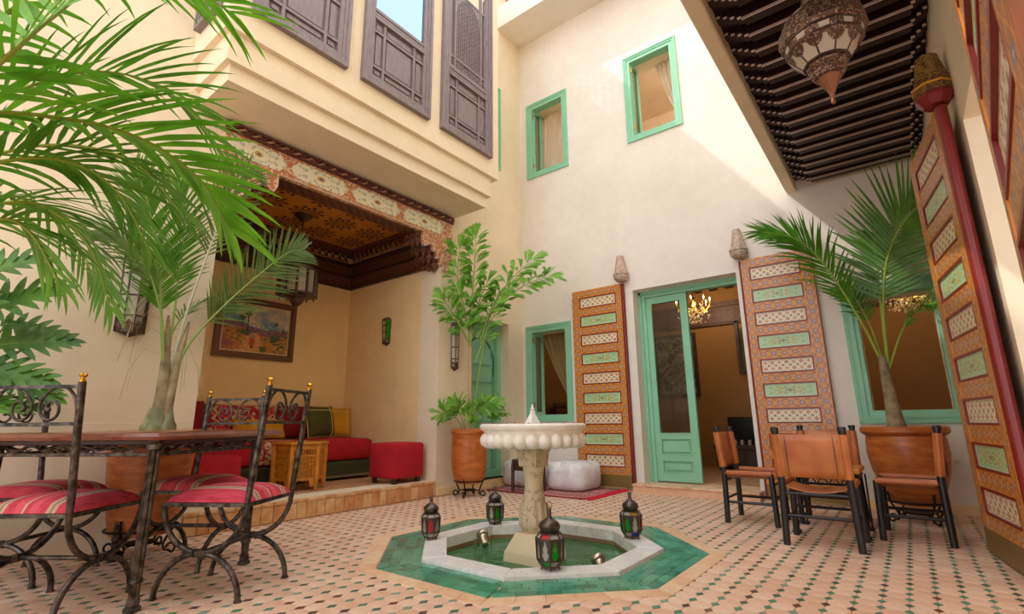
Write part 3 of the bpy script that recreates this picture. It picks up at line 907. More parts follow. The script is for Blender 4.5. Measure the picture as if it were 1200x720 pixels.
# ---------------------------------------------------------------- little lanterns on the marble edge
def pool_lantern(label, loc, rz, cols, s=1.0, extra={}):
    t = thing('candle_lantern', label, 'lantern', loc, rz, 'lanterns on the pool edge')
    t.scale = (s, s, s)
    def rad(z):
        P = [(.018, .05), (.05, .072), (.16, .078), (.185, .058)]
        for (z0, r0_), (z1, r1_) in zip(P, P[1:]):
            if z0 <= z <= z1: return r0_+(r1_-r0_)*(z-z0)/(z1-z0)
        return .05
    fr_ = MB(); c = [(math.cos(PI/8+k*PI/4), math.sin(PI/8+k*PI/4)) for k in range(8)]
    for x, y in c:
        fr_.tube([(x*rad(z), y*rad(z), z) for z in (.018, .05, .16, .185)], .0042, 5)
    for z in (.018, .05, .16, .185):
        fr_.tube([(x*rad(z), y*rad(z), z) for x, y in c], .0042, 5, closed=True)
    fr_.lathe([(.05, .012), (.05, .022)], 8, rot=PI/8)
    for k in range(0, 8, 2): fr_.tube([(c[k][0]*.046, c[k][1]*.046, .014), (c[k][0]*.05, c[k][1]*.05, 0)], .005, 5)
    fr_.build('frame', lantern_metal, t)
    for k in range(8):
        p, q = c[k], c[(k+1) % 8]
        for (za, zb, cc) in ((.02, .05, 8+k), (.05, .16, k), (.16, .185, 16+k)):
            ra, rb = rad(za)-.003, rad(zb)-.003
            MB().face([(p[0]*ra, p[1]*ra, za), (q[0]*ra, q[1]*ra, za), (q[0]*rb, q[1]*rb, zb), (p[0]*rb, p[1]*rb, zb)]).build('pane', (cols+[pane_white]*24)[cc] if cc < 8 else extra.get(cc, pane_white), t)
    # fretwork silhouette over the large panes
    fr2 = MB()
    for k in range(8):
        p, q = Vector((c[k][0], c[k][1], 0)), Vector((c[(k+1) % 8][0], c[(k+1) % 8][1], 0))
        prev = None
        for side in (0, 1):
            A, B = (p, q) if side == 0 else (q, p)
            pr = [(0.36, .052), (.36, .058), (.16, .075), (.16, .085), (.34, .10), (.2, .112), (.34, .125), (.40, .14), (.48, .156)]
            for (f0, z0), (f1, z1) in zip(pr, pr[1:]):
                a0, a1 = A*rad(z0), A*rad(z1); b0_, b1_ = A.lerp(B, f0)*rad(z0), A.lerp(B, f1)*rad(z1)
                zz = lambda v, z: (v.x*1.005, v.y*1.005, z)
                fr2.face([zz(a0, z0), zz(b0_, z0), zz(b1_, z1), zz(a1, z1)])
    fr2.build('fretwork', lantern_metal, t)
    dm = MB().lathe([(.06, .183), (.062, .19), (.05, .194), (.056, .205), (.06, .222), (.052, .238), (.034, .252), (.016, .262), (.012, .27), (.012, .305), (.016, .307), (.012, .312)], 16).build('dome', lantern_metal, t, smooth=35)
    MB().tube([(.017*math.cos(a), 0, .328+.017*math.sin(a)) for a in [i*PI/8 for i in range(16)]], .0018, 5, closed=True).build('ring', lantern_metal, dm)
    return t
GW, GR, GG, GB, GA = pane_white, pane_red, pane_green, pane_blue, pane_amber
pool_lantern('metal candle lantern with a red glass pane on the left marble edge', (PX-.655, PY-.36, .02), .03, [GW, GW, GR, GW, GW, GW, GR, GW], .9)
pool_lantern('metal candle lantern with one green pane on the far marble edge behind the column', (PX-.62, PY+.30, .02), .2, [GG, GW, GG, GW, GG, GW, GG, GW], .9)
pool_lantern('metal candle lantern with a green and a clear pane on the near marble edge', (PX+.43, PY-.49, .02), .2, [GG, GW, GW, GR, GW, GW, GG, GW], 1.0, {13: GG, 21: GR})
pool_lantern('metal candle lantern with green and blue panes on the right marble edge', (PX+.47, PY+.46, .02), .05, [GW, GG, GW, GW, GG, GG, GW, GR], .95, {14: GB, 22: GA})

# ---------------------------------------------------------------- windows and doors
FB = lambda a, z, d: (a, YB+d, z)            # back wall: d positive goes into the wall
FL = lambda a, z, d: (XL-d, a, z)            # left wall
FBAY = lambda a, z, d: (-3.71-d, a, z)
def ring(b, a0, a1, z0, z1, wd, d0, d1, fn, m=0):
    O = [(a0, z0), (a1, z0), (a1, z1), (a0, z1)]; I = [(a0+wd, z0+wd), (a1-wd, z0+wd), (a1-wd, z1-wd), (a0+wd, z1-wd)]
    for k in range(4):
        j = (k+1) % 4
        b.prism([O[k], O[j], I[j], I[k]], fn, d0, d1, m)
def casing(name, parent, fn, a0, a1, z0, z1, wd, mat, steps):
    b = MB()
    for (o, w_, d0, d1) in steps: ring(b, a0+o, a1-o, z0+o, z1-o, w_, d0, d1, fn)
    return b.build(name, mat, parent)
def win(name): return struct(bpy.data.objects.new(name, None))
def root(name):
    o = bpy.data.objects.new(name, None); COL.objects.link(o); return struct(o)
def window(name, a0, a1, z0, z1, fn, wd=.075, depth=.12, sash=True, ang=80):
    r = root(name)
    casing('frame', r, fn, a0, a1, z0, z1, wd, green, [(0, .022, -.022, 0), (.018, .03, -.014, .03), (.044, wd-.044+.02, -.004, depth)])
    lin = MB(); ring(lin, a0+wd, a1-wd, z0+wd, z1-wd, .012, depth, .32, fn); lin.build('reveal', plaster, r)
    if sash:
        wq = (a1-a0-2*wd)*.34; h0, h1 = z0+wd+.02, z1-wd-.02
        x = a0+wd+.03; ca, sa = math.cos(math.radians(ang)), math.sin(math.radians(ang))
        sf = lambda a, z, d: fn(x+a*ca-d*sa, z, .03+a*sa+d*ca)
        b = MB(); ring(b, 0, wq, h0, h1, .045, 0, .035, sf); so = b.build('sash', green, r)
        MB().face([sf(.045, h0+.045, .017), sf(wq-.045, h0+.045, .017), sf(wq-.045, h1-.045, .017), sf(.045, h1-.045, .017)]).build('pane', pane_clear, so)
        hb = MB()
        for zz in (h0+.1, h1-.15): hb.box(-.008, .008, -.006, .006, 0, .07, 0, Matrix.Translation(sf(-.005, zz, -.004)))
        hb.build('hinge', brass, so)
    return r
window('window_1', -4.30, -3.535, .81, 2.175, FB)
window('window_2', -4.22, -3.463, 4.525, 5.832, FB)
window('window_3', -2.513, -1.752, 4.522, 5.857, FB, ang=84)
r4 = root('window_4')
casing('frame', r4, FB, -.385, .445, .758, 2.10, .11, green, [(0, .03, -.03, 0), (.022, .035, -.02, .02), (.05, .03, -.03, .02), (.074, .045, -.012, .14)])
bd = MB()
for k in range(46):
    t_ = k/45
    for zz in (.768, 2.09): bd.box(-.375+t_*.81-.005, -.375+t_*.81+.005, YB-.036, YB-.028, zz-.005, zz+.005)
    zz = .768+t_*1.322
    for xx in (-.375, .435): bd.box(xx-.005, xx+.005, YB-.036, YB-.028, zz-.005, zz+.005)
stuff(bd.build('beading', green, r4))
ln = MB(); ring(ln, -.275, .335, .868, 1.99, .012, .14, .32, FB); ln.build('reveal', plaster, r4)
MB().box(-.28, .34, YB+.14, YB+.32, .83, .87).build('sill', plaster_bounce, r4)
# slot window on the left wall, mostly hidden behind the bay
window('window_5', 4.70, 5.385, 4.52, 5.92, FL, sash=False)
MB().face([FL(4.77, 4.6, .1), FL(5.31, 4.6, .1), FL(5.31, 5.85, .1), FL(4.77, 5.85, .1)]).build('pane', pane_dark, bpy.data.objects['window_5'])

# curtains inside the windows
def curtain(name, label, fn, top, bot, z0, z1, d, mat, folds=7, curve=1.0, rod=(0, 1)):
    def f(u, v):
        t = v**curve
        a = top[0]+(top[1]-top[0])*u; c = bot[0]+(bot[1]-bot[0])*u
        x = c+(a-c)*t
        return fn(x, z0+(z1-z0)*v, d+.025*math.sin(u*folds*2*PI)*(.5+.5*v)+.01*math.sin(u*31+v*5))
    o = MB().grid(f, folds*8, 14).build(name, mat, smooth=180)
    sol = o.modifiers.new('thick', 'SOLIDIFY'); sol.thickness = .004
    tag(o, label, 'curtain')
    MB().tube([fn(rod[0], z1, d), fn(rod[1], z1, d)], .008, 6).build('curtain_rod', wood_dark, o)
    return o
curtain('curtain', 'cream curtain drawn aside in the left one of the two high green windows', FB, (-4.12, -3.54), (-4.12, -3.80), 4.56, 5.76, .29, curtain_mat, 6, 1.5, (-4.15, -3.53))
curtain('curtain', 'cream curtain gathered at the right edge of the high green window nearer the gallery', FB, (-2.15, -1.80), (-1.90, -1.80), 4.95, 5.78, .29, curtain_mat, 5, .7, (-2.445, -1.82))
curtain('curtain', 'gold curtain swept to the right in the low window beside the painted door', FB, (-4.22, -3.60), (-3.68, -3.58), 1.05, 2.11, .29, gold_curtain, 6, .7, (-4.25, -3.59))

# green arched door of the left wall
d2 = root('door_1')
ds = .185
b = MB()
ring(b, 4.76, 5.56, .10, 2.18, .085, ds-.03, ds+.05, FL); ring(b, 4.84, 5.48, .18, 2.10, .02, ds-.015, ds+.04, FL)
b.build('frame', green, d2)
MB().box(XL-.4, XL+.03, 4.72, 5.60, 0, .10).build('threshold', plaster_bounce, d2)
MB().prism([(4.84, .12), (5.485, .12), (5.485, 2.10), (4.84, 2.10)], FL, ds+.015, ds+.06).build('door_panel', green, d2)
yc, zc = 5.162, 1.62
arc = [(yc-.25, .18), (yc-.25, 1.42), (yc-.275, 1.45), (yc-.275, 1.50)]+[(yc-.285*math.cos(a), 1.60+.36*math.sin(a)) for a in [-.12+i*(PI+.24)/20 for i in range(21)]]+[(yc+.275, 1.50), (yc+.275, 1.45), (yc+.25, 1.42), (yc+.25, .18)]
MB().tube([FL(y_, z_, ds+.012) for y_, z_ in arc], .016, 8).build('arch_moulding', green_dk, d2, smooth=50)
for (z0, z1) in ((.22, .42), (.46, .70), (.74, .80), (.84, 1.06), (1.10, 1.32), (1.36, 1.56), (1.60, 1.80)):
    hw = .215 if z1 < 1.7 else .20
    pb = MB().prism([(yc-hw, z0), (yc+hw, z0), (yc+hw, z1), (yc-hw, z1)], FL, ds-.004, ds+.03)
    ring(pb, yc-hw-.012, yc+hw+.012, z0-.012, z1+.012, .014, ds-.012, ds+.02, FL)
    pb.build('raised_panel', green, d2)

# doorway of the salon: green frame and one closed glazed leaf
d1 = root('door_2')
dy = .19
b = MB()
b.prism([(-2.594, .085), (-2.515, .085), (-2.515, 2.372), (-2.594, 2.45)], FB, dy, dy+.09)
b.prism([(-2.594, 2.45), (-2.515, 2.372), (-1.355, 2.372), (-1.33, 2.45)], FB, dy, dy+.09)
b.prism([(-1.33, 2.45), (-1.355, 2.372), (-1.355, .085), (-1.33, .085)], FB, dy, dy+.09)
b.prism([(-2.594, 2.41), (-1.33, 2.41), (-1.33, 2.45), (-2.594, 2.45)], FB, dy-.02, dy+.02)
b.prism([(-2.594, .085), (-2.56, .085), (-2.56, 2.45), (-2.594, 2.45)], FB, dy-.02, dy+.02)
b.build('frame', green, d1)
def glazed_leaf(parent, x0, x1, fn, name='leaf'):
    z0, z1 = .10, 2.368
    b = MB(); st_ = .085
    b.prism([(x0, z0), (x0+st_, z0), (x0+st_, z1), (x0, z1)], fn, 0, .045).prism([(x1-st_, z0), (x1, z0), (x1, z1), (x1-st_, z1)], fn, 0, .045)
    for a, c in ((z0, z0+.10), (.345, .405), (.60, .66), (z1-.085, z1)): b.prism([(x0+st_, a), (x1-st_, a), (x1-st_, c), (x0+st_, c)], fn, 0, .045)
    ring(b, x0+st_-.012, x1-st_+.012, .648, z1-.073, .014, -.006, .01, fn)
    lf = b.build(name, green, parent)
    for a, c in ((z0+.10, .345), (.405, .60)):
        pb = MB().prism([(x0+st_, a), (x1-st_, a), (x1-st_, c), (x0+st_, c)], fn, .022, .04).prism([(x0+st_+.035, a+.035), (x1-st_-.035, a+.035), (x1-st_-.035, c-.035), (x0+st_+.035, c-.035)], fn, .004, .03)
        ring(pb, x0+st_, x1-st_, a, c, .012, -.004, .02, fn)
        pb.build('lower_panel', green, lf)
    MB().face([fn(x0+st_, .66, .022), fn(x1-st_, .66, .022), fn(x1-st_, z1-.085, .022), fn(x0+st_, z1-.085, .022)]).build('pane', pane_dark, lf)
    return lf
glazed_leaf(d1, -2.530, -1.985, lambda a, z, d: (a, YB+dy+.02+d, z))
a2 = math.radians(92)
glazed_leaf(d1, 0.0, .52, lambda a, z, d: (-1.345+a*math.cos(a2)-d*math.sin(a2)+.04, YB+dy+.13+a*math.sin(a2)+d*math.cos(a2), z), 'leaf')

# ---------------------------------------------------------------- wooden screens of the bay
def screen_lower(b, pn, a0, a1, z0, z1, fn):
    # geometric panelling: bars on a square grid, raised fields between
    w_, h_ = a1-a0, z1-z0; c = .028
    U = [0, .20, .80, 1]; Vv = [0, .17, .80, 1]
    for u in U[1:-1]: b.prism([(a0+w_*u-c/2, z0), (a0+w_*u+c/2, z0), (a0+w_*u+c/2, z1), (a0+w_*u-c/2, z1)], fn, -.03, -.004)
    for v in Vv[1:-1]: b.prism([(a0, z0+h_*v-c/2), (a1, z0+h_*v-c/2), (a1, z0+h_*v+c/2), (a0, z0+h_*v+c/2)], fn, -.029, -.004)
    for i in range(3):
        for j in range(3):
            x0, x1 = a0+w_*U[i]+c/2, a0+w_*U[i+1]-c/2; y0, y1 = z0+h_*Vv[j]+c/2, z0+h_*Vv[j+1]-c/2
            g = min(.022, (x1-x0)*.2)
            pn.append(MB().prism([(x0+g, y0+g), (x1-g, y0+g), (x1-g, y1-g), (x0+g, y1-g)], fn, -.016, -.002))
def bay_window(name, a0, a1, fn, kind, ztop=6.75, z0=4.04):
    r = root(name)
    b = MB()
    ring(b, a0, a1, z0, ztop, .035, -.055, 0, fn); ring(b, a0+.03, a1-.03, z0+.03, ztop-.03, .04, -.045, 0, fn); ring(b, a0+.065, a1-.065, z0+.065, ztop-.065, .05, -.036, 0, fn)
    i0, i1 = a0+.11, a1-.11
    for (q0, q1, dd) in ((4.80, 4.84, -.045), (4.85, 4.875, -.04), (4.885, 4.92, -.045)): b.prism([(i0, q0), (i1, q0), (i1, q1), (i0, q1)], fn, dd, 0)
    b.build('frame', wood_screen, r)
    bb, pn = MB(), []
    bb.prism([(i0, z0+.1), (i1, z0+.1), (i1, 4.81), (i0, 4.81)], fn, -.004, .01)
    screen_lower(bb, pn, i0, i1, z0+.115, 4.80, fn)
    lo = bb.build('lower_board', wood_screen, r)
    for p in pn: p.build('field', wood_screen, lo)
    if kind == 'glass':
        MB().face([fn(i0, 4.92, -.012), fn(i1, 4.92, -.012), fn(i1, ztop-.11, -.012), fn(i0, ztop-.11, -.012)]).build('pane', M('reflecting_pane', '#8fa4bf', .04, metal=.9), r)
    else:
        y0, y1 = 4.93, 6.30
        lb = MB(); m0, m1 = i0+.11, i1-.11
        lb.prism([(i0, y0), (i1, y0), (i1, y1+.3), (i0, y1+.3)], fn, .01, .02, 1)
        for x in (i0, m0-.03, m1, i1-.03): lb.prism([(x, y0), (x+.03, y0), (x+.03, y1), (x, y1)], fn, -.03, .01)
        for zz in (y0, y0+.14, 6.05): lb.prism([(i0, zz), (i1, zz), (i1, zz+.028), (i0, zz+.028)], fn, -.029, .01)
        # arch-topped head
        ac = (m0+m1)/2; hw = (m1-m0)/2
        ap = [(m0, y0+.97)]+[(ac-hw*math.cos(t)*(1 if t > .2 else 1), y0+.84+.30*math.sin(t)) for t in [i*PI/14 for i in range(15)]]+[(m1, y0+.97), (m1, 6.06), (m0, 6.06)]
        lb.prism([(m0, y0+.84)]+[(ac-hw*.92*math.cos(t), y0+.84+.26*math.sin(t)) for t in [i*PI/14 for i in range(8)]]+[(ac, 6.06), (m0, 6.06)], fn, -.022, .008)
        lb.prism([(ac, 6.06)]+[(ac+hw*.92*math.sin(t), y0+.84+.26*math.cos(t)) for t in [i*PI/14 for i in range(8)]]+[(m1, y0+.84), (m1, 6.06)], fn, -.022, .008)
        lb.build('lattice_frame', [wood_screen, wood_dark], r)
        la = MB(); s = .033
        def lat(x0, x1, q0, q1, s):
            nx, nz = max(1, int((x1-x0)/s)), max(1, int((q1-q0)/s))
            for i in range(nx+1):
                x = x0+(x1-x0)*i/nx; la.prism([(x-.005, q0), (x+.005, q0), (x+.005, q1), (x-.005, q1)], fn, -.02, .0)
            for j in range(nz+1):
                zz = q0+(q1-q0)*j/nz; la.prism([(x0, zz-.005), (x1, zz-.005), (x1, zz+.005), (x0, zz+.005)], fn, -.019, .001)
            for i in range(nx):
                for j in range(nz):
                    x, zz = x0+(x1-x0)*(i+.5)/nx, q0+(q1-q0)*(j+.5)/nz; h = s*.26
                    if (i+j) % 2: la.prism([(x-h, zz), (x, zz-h), (x+h, zz), (x, zz+h)], fn, -.026, -.004)
        lat(i0+.03, m0-.03, y0+.16, 6.05, .027); lat(m1+.03, i1-.03, y0+.16, 6.05, .027); lat(m0, m1, y0+.165, y0+1.12, .032)
        lat(m0, m1, y0+.03, y0+.14, .036); lat(i0+.03, m0-.03, y0+.03, y0+.14, .036); lat(m1+.03, i1-.03, y0+.03, y0+.14, .036)
        stuff(la.build('lattice', wood_screen, r))
    return r
bay_window('window_6', 1.405, 2.278, FBAY, 'glass')
bay_window('window_7', 2.438, 3.315, FBAY, 'glass')
bay_window('window_8', 3.494, 4.37, FBAY, 'lattice')
bay_window('window_9', -4.28, -3.85, lambda a, z, d: (a, 1.25+d, z), 'glass')

# ---------------------------------------------------------------- big painted door leaves
def door_leaf(label, loc, rz, wd=.77, h=2.52, flip=False, rounded=False, post=.029, pm=None):
    t = thing('painted_door_leaf', label, 'door', loc, rz, 'painted folding door leaves')
    sx = -1 if flip else 1
    th, st_ = .05, .105
    def fn(a, z, d): return (sx*a, -th+d, z)
    def plate(name, poly, d0, d1, uvdir, mat):
        b = MB(); n = len(poly); pts = [fn(a, z, d0) for a, z in poly]
        uv = []
        xs = [p[0] for p in poly]; zs = [p[1] for p in poly]
        for a, z in poly:
            uv.append(((z/.10), (a-min(xs))/(max(xs)-min(xs))) if uvdir == 'z' else (a/.10, (z-min(zs))/(max(zs)-min(zs))))
        b.prism(poly, fn, d0, d1)
        for i in range(2): b.uv[i] = uv[::-1] if i == 0 else uv
        return b.build(name, mat, t)
    top = [(wd-st_, .14), (wd, .14), (wd, h), (wd-st_, h)]
    if rounded: top = [(wd-st_, .14), (wd, .14), (wd, h-.09), (wd-.02, h-.045), (wd-.06, h-.012), (wd-st_, h)]
    plate('stile', top, 0, th, 'z', door_frame_mat)
    plate('stile', [(.03, .14), (st_, .14), (st_, h), (.03, h)], 0, th, 'z', door_frame_mat)
    z = .14; N = 9; pitch = (h-.14-.085)/N
    for i in range(N+1):
        rh = .10 if i else .085
        zz = .14+i*pitch if i else .14
        if i: zz = .14+i*pitch-.015
        z1 = min(h, zz+rh)
        plate('rail', [(st_, zz), (wd-st_, zz), (wd-st_, z1), (st_, z1)], .004, th, 'x', door_frame_mat)
        if i < N:
            p0, p1 = z1, .14+(i+1)*pitch-.015
            mb = MB(); ring(mb, st_, wd-st_, p0, p1, .015, .000, .016, fn); mb.build('panel_moulding', red_paint, t)
            b = MB(); a0, a1, q0, q1 = st_+.015, wd-st_-.015, p0+.015, p1-.015
            b.prism([(a0, q0), (a1, q0), (a1, q1), (a0, q1)], fn, .011, .03)
            for fi in (0, 1): b.uv[fi] = [(0, 0), (0, 1), (1, 1), (1, 0)] if False else ([(0, 1), (1, 1), (1, 0), (0, 0)] if fi == 0 else [(0, 0), (1, 0), (1, 1), (0, 1)])
            b.build('panel', panel_cream_mat if i % 2 == 0 else panel_green_mat, t)
    MB().prism([(.03, 0), (wd, 0), (wd, .14), (.03, .14)], fn, .0, th).build('kick_plate', kick_plate, t)
    MB().prism([(.0, 0), (wd-.01, 0), (wd-.01, h-.1), (.0, h-.1)], fn, th, th+.006).build('back_board', red_paint, t)
    MB().tube([fn(.034-post, 0, .028), fn(.034-post, h, .028)], post, 12).build('pivot_post', pm or red_paint, t, smooth=40)
    edge = MB().box(min(sx*(wd), sx*(wd+.006)), max(sx*wd, sx*(wd+.006)), -th, 0, .02, h-.1); edge.build('edge', MATS['door_edge_wood'], t)
    return t
door_leaf('painted wooden door leaf left of the salon doorway, square top, behind the white pouf', (-2.70, YB-.01, .03), 0, .755, 2.525, flip=True, post=.02)
door_leaf('painted wooden door leaf right of the salon doorway with one rounded top corner', (-1.285, YB-.01, .03), 0, .71, 2.53, rounded=True, post=.016)
door_leaf('painted wooden door leaf folded along the right wall between window and opening', (.425, 3.56, .02), math.radians(98.5)+PI, .80, 2.54, flip=True)
door_leaf('painted wooden door leaf nearest the camera at the top right corner', (.30, 1.60, .02), math.radians(-95.5), .80, 2.54, post=.014)

def bracket(label, loc, rz, mat, s=1.0, red=False):
    t = thing('pivot_bracket', label, 'bracket', loc, rz, 'carved pivot brackets above the door leaves')
    t.scale = (s, s, s)
    R8 = PI/8
    if red:
        MB().lathe([(.065, 0), (.098, .05), (.098, .075)], 8, rot=R8).build('base', red_paint, t)
        MB().lathe([(.102, .075), (.104, .085), (.100, .12)], 8, rot=R8).build('band', capital_dark, t)
        MB().lathe([(.106, .12), (.106, .132)], 8, rot=R8).build('line', yellow_line, t)
    else:
        MB().lathe([(.06, 0), (.09, .03), (.092, .05)], 8, rot=R8).build('base', capital_mat, t)
        MB().lathe([(.098, .05), (.1, .06), (.094, .075)], 8, rot=R8).lathe([(.1, .08), (.102, .09), (.096, .11)], 8, rot=R8).build('band', capital_mat, t)
    MB().lathe([(.082 if not red else .098, .11 if not red else .13), (.042 if not red else .058, .34), (.03, .345 if red else .315)], 8, rot=R8).build('cap', mat, t)
    return t
bracket('pale painted octagonal bracket on the wall above the left door leaf', (-2.70, YB-.085, 2.575), 0, capital_mat)
bracket('pale painted octagonal bracket on the wall above the round-cornered door leaf', (-1.255, YB-.085, 2.58), 0, capital_mat)
bracket('dark red and brown bracket with yellow line above the folded leaf on the right wall', (.385, 3.57, 2.575), 0, capital_dark, .95, True)

# ---------------------------------------------------------------- painted valance and cornice of the alcove
vz = struct(bpy.data.objects.new('trim_7', None)); COL.objects.link(vz)
def FV(a, z, d): return (XL+.035-d, a, z)
left = [(1.56, 3.33), (1.56, 2.665), (1.70, 2.665), (1.715, 2.72), (1.75, 2.735), (1.765, 2.80), (1.80, 2.80), (1.825, 2.87), (1.87, 2.875), (1.90, 2.94), (1.95, 2.95), (1.985, 2.92), (2.02, 2.90), (2.05, 2.96), (2.05, 3.078)]
right = [(5.91-a, z) for a, z in reversed(left)]
MB().prism(left+right, FV, 0, .05).build('valance_board', frieze_mat, vz)
MB().prism([(1.62, 3.08), (4.19, 3.08), (4.19, 3.30), (1.62, 3.30)], FV, .05, .26).build('beam', brown_mat, vz)
eb = MB()
for seq in (left[1:], right[:-1]):
    eb.tube([FV(a, z, -.004) for a, z in seq], .009, 6)
eb.tube([FV(2.05, 3.082, -.004), FV(3.86, 3.082, -.004)], .009, 6)
eb.build('edge_line', M('cream_edge_line', '#cdb39a', .5), vz)
for (y0, y1) in ((1.585, 2.125), (2.165, 2.795), (2.845, 3.49), (3.54, 4.19)):
    m_ = (y0+y1)/2; L = y1-y0
    pl = []
    for s0, sg in ((y0, 1), (y1, -1)):
        q = [(s0+sg*.07, 3.115), (s0+sg*.045, 3.15), (s0+sg*.02, 3.165), (s0, 3.20), (s0+sg*.02, 3.235), (s0+sg*.045, 3.25), (s0+sg*.07, 3.285)]
        pl += q if sg == 1 else q[::-1]
    b = MB().prism(pl, FV, -.008, .002)
    uv = [((a-y0)/L, (z-3.115)/.17) for a, z in pl]
    b.uv[0] = uv[::-1]; b.uv[1] = uv
    b.build('medallion', medal_mat, vz)
MB().prism([(4.225, 3.10), (4.345, 3.10), (4.345, 3.30), (4.225, 3.30), (4.20, 3.20)], FV, -.006, .002).build('half_medallion', frieze_mat, vz)
for k in range(2):
    pts = []
    for i in range(220):
        y_ = 1.56+2.80*i/219; a = i*.62+k*PI
        pts.append((XL+.045+.014*math.cos(a), y_, 3.355+.014*math.sin(a)))
    MB().tube(pts, .013, 6).build('rope', (rope_mat, rope_dark)[k], vz, smooth=60)
MB().box(XL, XL+.06, 1.56, 4.36, 3.315, 3.335).box(XL, XL+.06, 1.56, 4.36, 3.378, 3.40).build('fillet', rope_dark, vz)
# carved steps behind the valance at both corners
for nm, yb, sg in (('l', 1.63, 1), ('r', 4.18, -1)):
    cb_ = MB()
    for i, (dy_, zz) in enumerate(((.0, 2.66), (.09, 2.74), (.18, 2.83), (.28, 2.92))):
        for j in range(3):
            x = XL-.06-.09*j; y_ = yb+sg*(dy_+.05)
            cb_.lathe([(.004, zz-.03+.03*j), (.05, zz+.05), (.055, zz+.08), (.03, zz+.10), (.055, zz+.14), (.055, zz+.22)], 6, T=Matrix.Translation((x, y_, 0)))
    cb_.build('corner_carving', brown_mat, vz)
co = struct(bpy.data.objects.new('trim_8', None)); COL.objects.link(co)
W0, W1, A0, A1 = -6.24, -4.62, 1.62, 4.19
def runs(d, z0, z1):
    return MB().box(W0, W0+d, A0, A1, z0, z1).box(W0+d, W1, A1-d, A1, z0, z1).box(W0+d, W1, A0, A0+d, z0, z1)
runs(.03, 2.73, 3.06).build('frieze_board', brown_mat, co)
runs(.05, 2.72, 2.745).build('bottom_fillet', wood_dark, co)
runs(.06, 2.90, 2.92).build('middle_fillet', wood_dark, co)
runs(.09, 3.05, 3.09).build('shelf_fillet', wood_dark, co)
runs(.12, 3.20, 3.30).build('top_board', brown_mat, co)
dt = MB().add([(0, 0, 0)], []) or 0
tri = MB().prism([(-.05, 0), (.05, 0), (0, .10)], lambda a, z, d: (d, a, z), 0, .02)
ti = MB().prism([(-.05, 0), (.05, 0), (0, .10)], lambda a, z, d: (d*1.2, a*.5, z*.55+.01), 0, .022)
tmesh = tri.build('dentil', gold_line, co); im_ = ti.build('dentil_field', wood_dark, co)
td, id_ = tmesh.data, im_.data
bpy.data.objects.remove(tmesh); bpy.data.objects.remove(im_)
def dentil(x, y, rz):
    for nm, me in (('dentil', td), ('dentil_core', id_)):
        o = bpy.data.objects.new(nm, me); COL.objects.link(o); o.parent = co; o.location = (x, y, 3.092); o.rotation_euler = (0, 0, rz)
for k in range(22): dentil(W0+.115, A0+.16+k*.105, 0)
for k in range(13): dentil(W0+.24+k*.105, A1-.115, -PI/2)

# ---------------------------------------------------------------- wrought-iron dining set
UX, VX = Vector((-.51, .86, 0)), Vector((-.86, -.51, 0))
TN = Vector((-2.846, .906, 0))
ang_t = math.atan2(-VX.y, -VX.x)
tc_ = TN+UX*.385+VX*.43
tab = thing('dining_table', 'square dark wooden dining table on fluted wrought-iron legs among four iron chairs', 'table', tc_, ang_t)
tw, td_ = .56, .50
b = MB(); prof = [(.000, .737), (.012, .741), (.018, .755), (.012, .770), (.0, .776)]
V, F = [], []
def rrect(x, y, r, n=5):
    o = []
    for cx, cy, a0 in ((x-r, y-r, 0), (-x+r, y-r, PI/2), (-x+r, -y+r, PI), (x-r, -y+r, 1.5*PI)):
        for i in range(n+1): o.append((cx+r*math.cos(a0+PI/2*i/n), cy+r*math.sin(a0+PI/2*i/n)))
    return o
for e, z in prof: V += [(x, y_, z) for x, y_ in rrect(tw-.018+e, td_-.018+e, .05)]
n = len(V)//len(prof)
for i in range(len(prof)-1):
    for k in range(n): F.append((i*n+k, i*n+(k+1) % n, (i+1)*n+(k+1) % n, (i+1)*n+k))
F += [list(range(n))[::-1], [(len(prof)-1)*n+k for k in range(n)]]
b.add(V, F); b.build('tabletop', wood_table, tab, smooth=30)
MB().bbox(-tw+.10, tw-.10, -td_+.10, td_-.10, .715, .738, .004).build('under_board', wood_dark, tab)
for sx in (-1, 1):
    for sy in (-1, 1):
        x, y_ = sx*.43, sy*.385
        lb = MB()
        for a in range(6):
            th = a*PI/3; c, s = math.cos(th), math.sin(th)
            lb.tube([(x+c*.018, y_+s*.018, .735), (x+c*.015, y_+s*.015, .4), (x+c*.012, y_+s*.012, .05)], .0095, 6)
        lb.lathe([(.012, .04), (.012, .73)], 8, T=Matrix.Translation((x, y_, 0)))
        lb.lathe([(.02, .115), (.027, .12), (.027, .135), (.02, .14)], 12, T=Matrix.Translation((x, y_, 0))).lathe([(.024, .69), (.036, .695), (.036, .72), (.024, .725)], 12, T=Matrix.Translation((x, y_, 0)))
        lb.bbox(x-.026, x+.026, y_-.026, y_+.026, 0, .022, .004).bbox(x-.02, x+.02, y_-.02, y_+.02, .022, .055, .004)
        lb.build('leg', iron, tab, smooth=40)
ap = MB()
for sy in (-1, 1): ap.bbox(-.43, .43, sy*.385-.008, sy*.385+.008, .662, .680, .002)
for sx in (-1, 1): ap.bbox(sx*.43-.008, sx*.43+.008, -.385, .385, .662, .680, .002)
apr = ap.build('apron_rail', iron, tab)
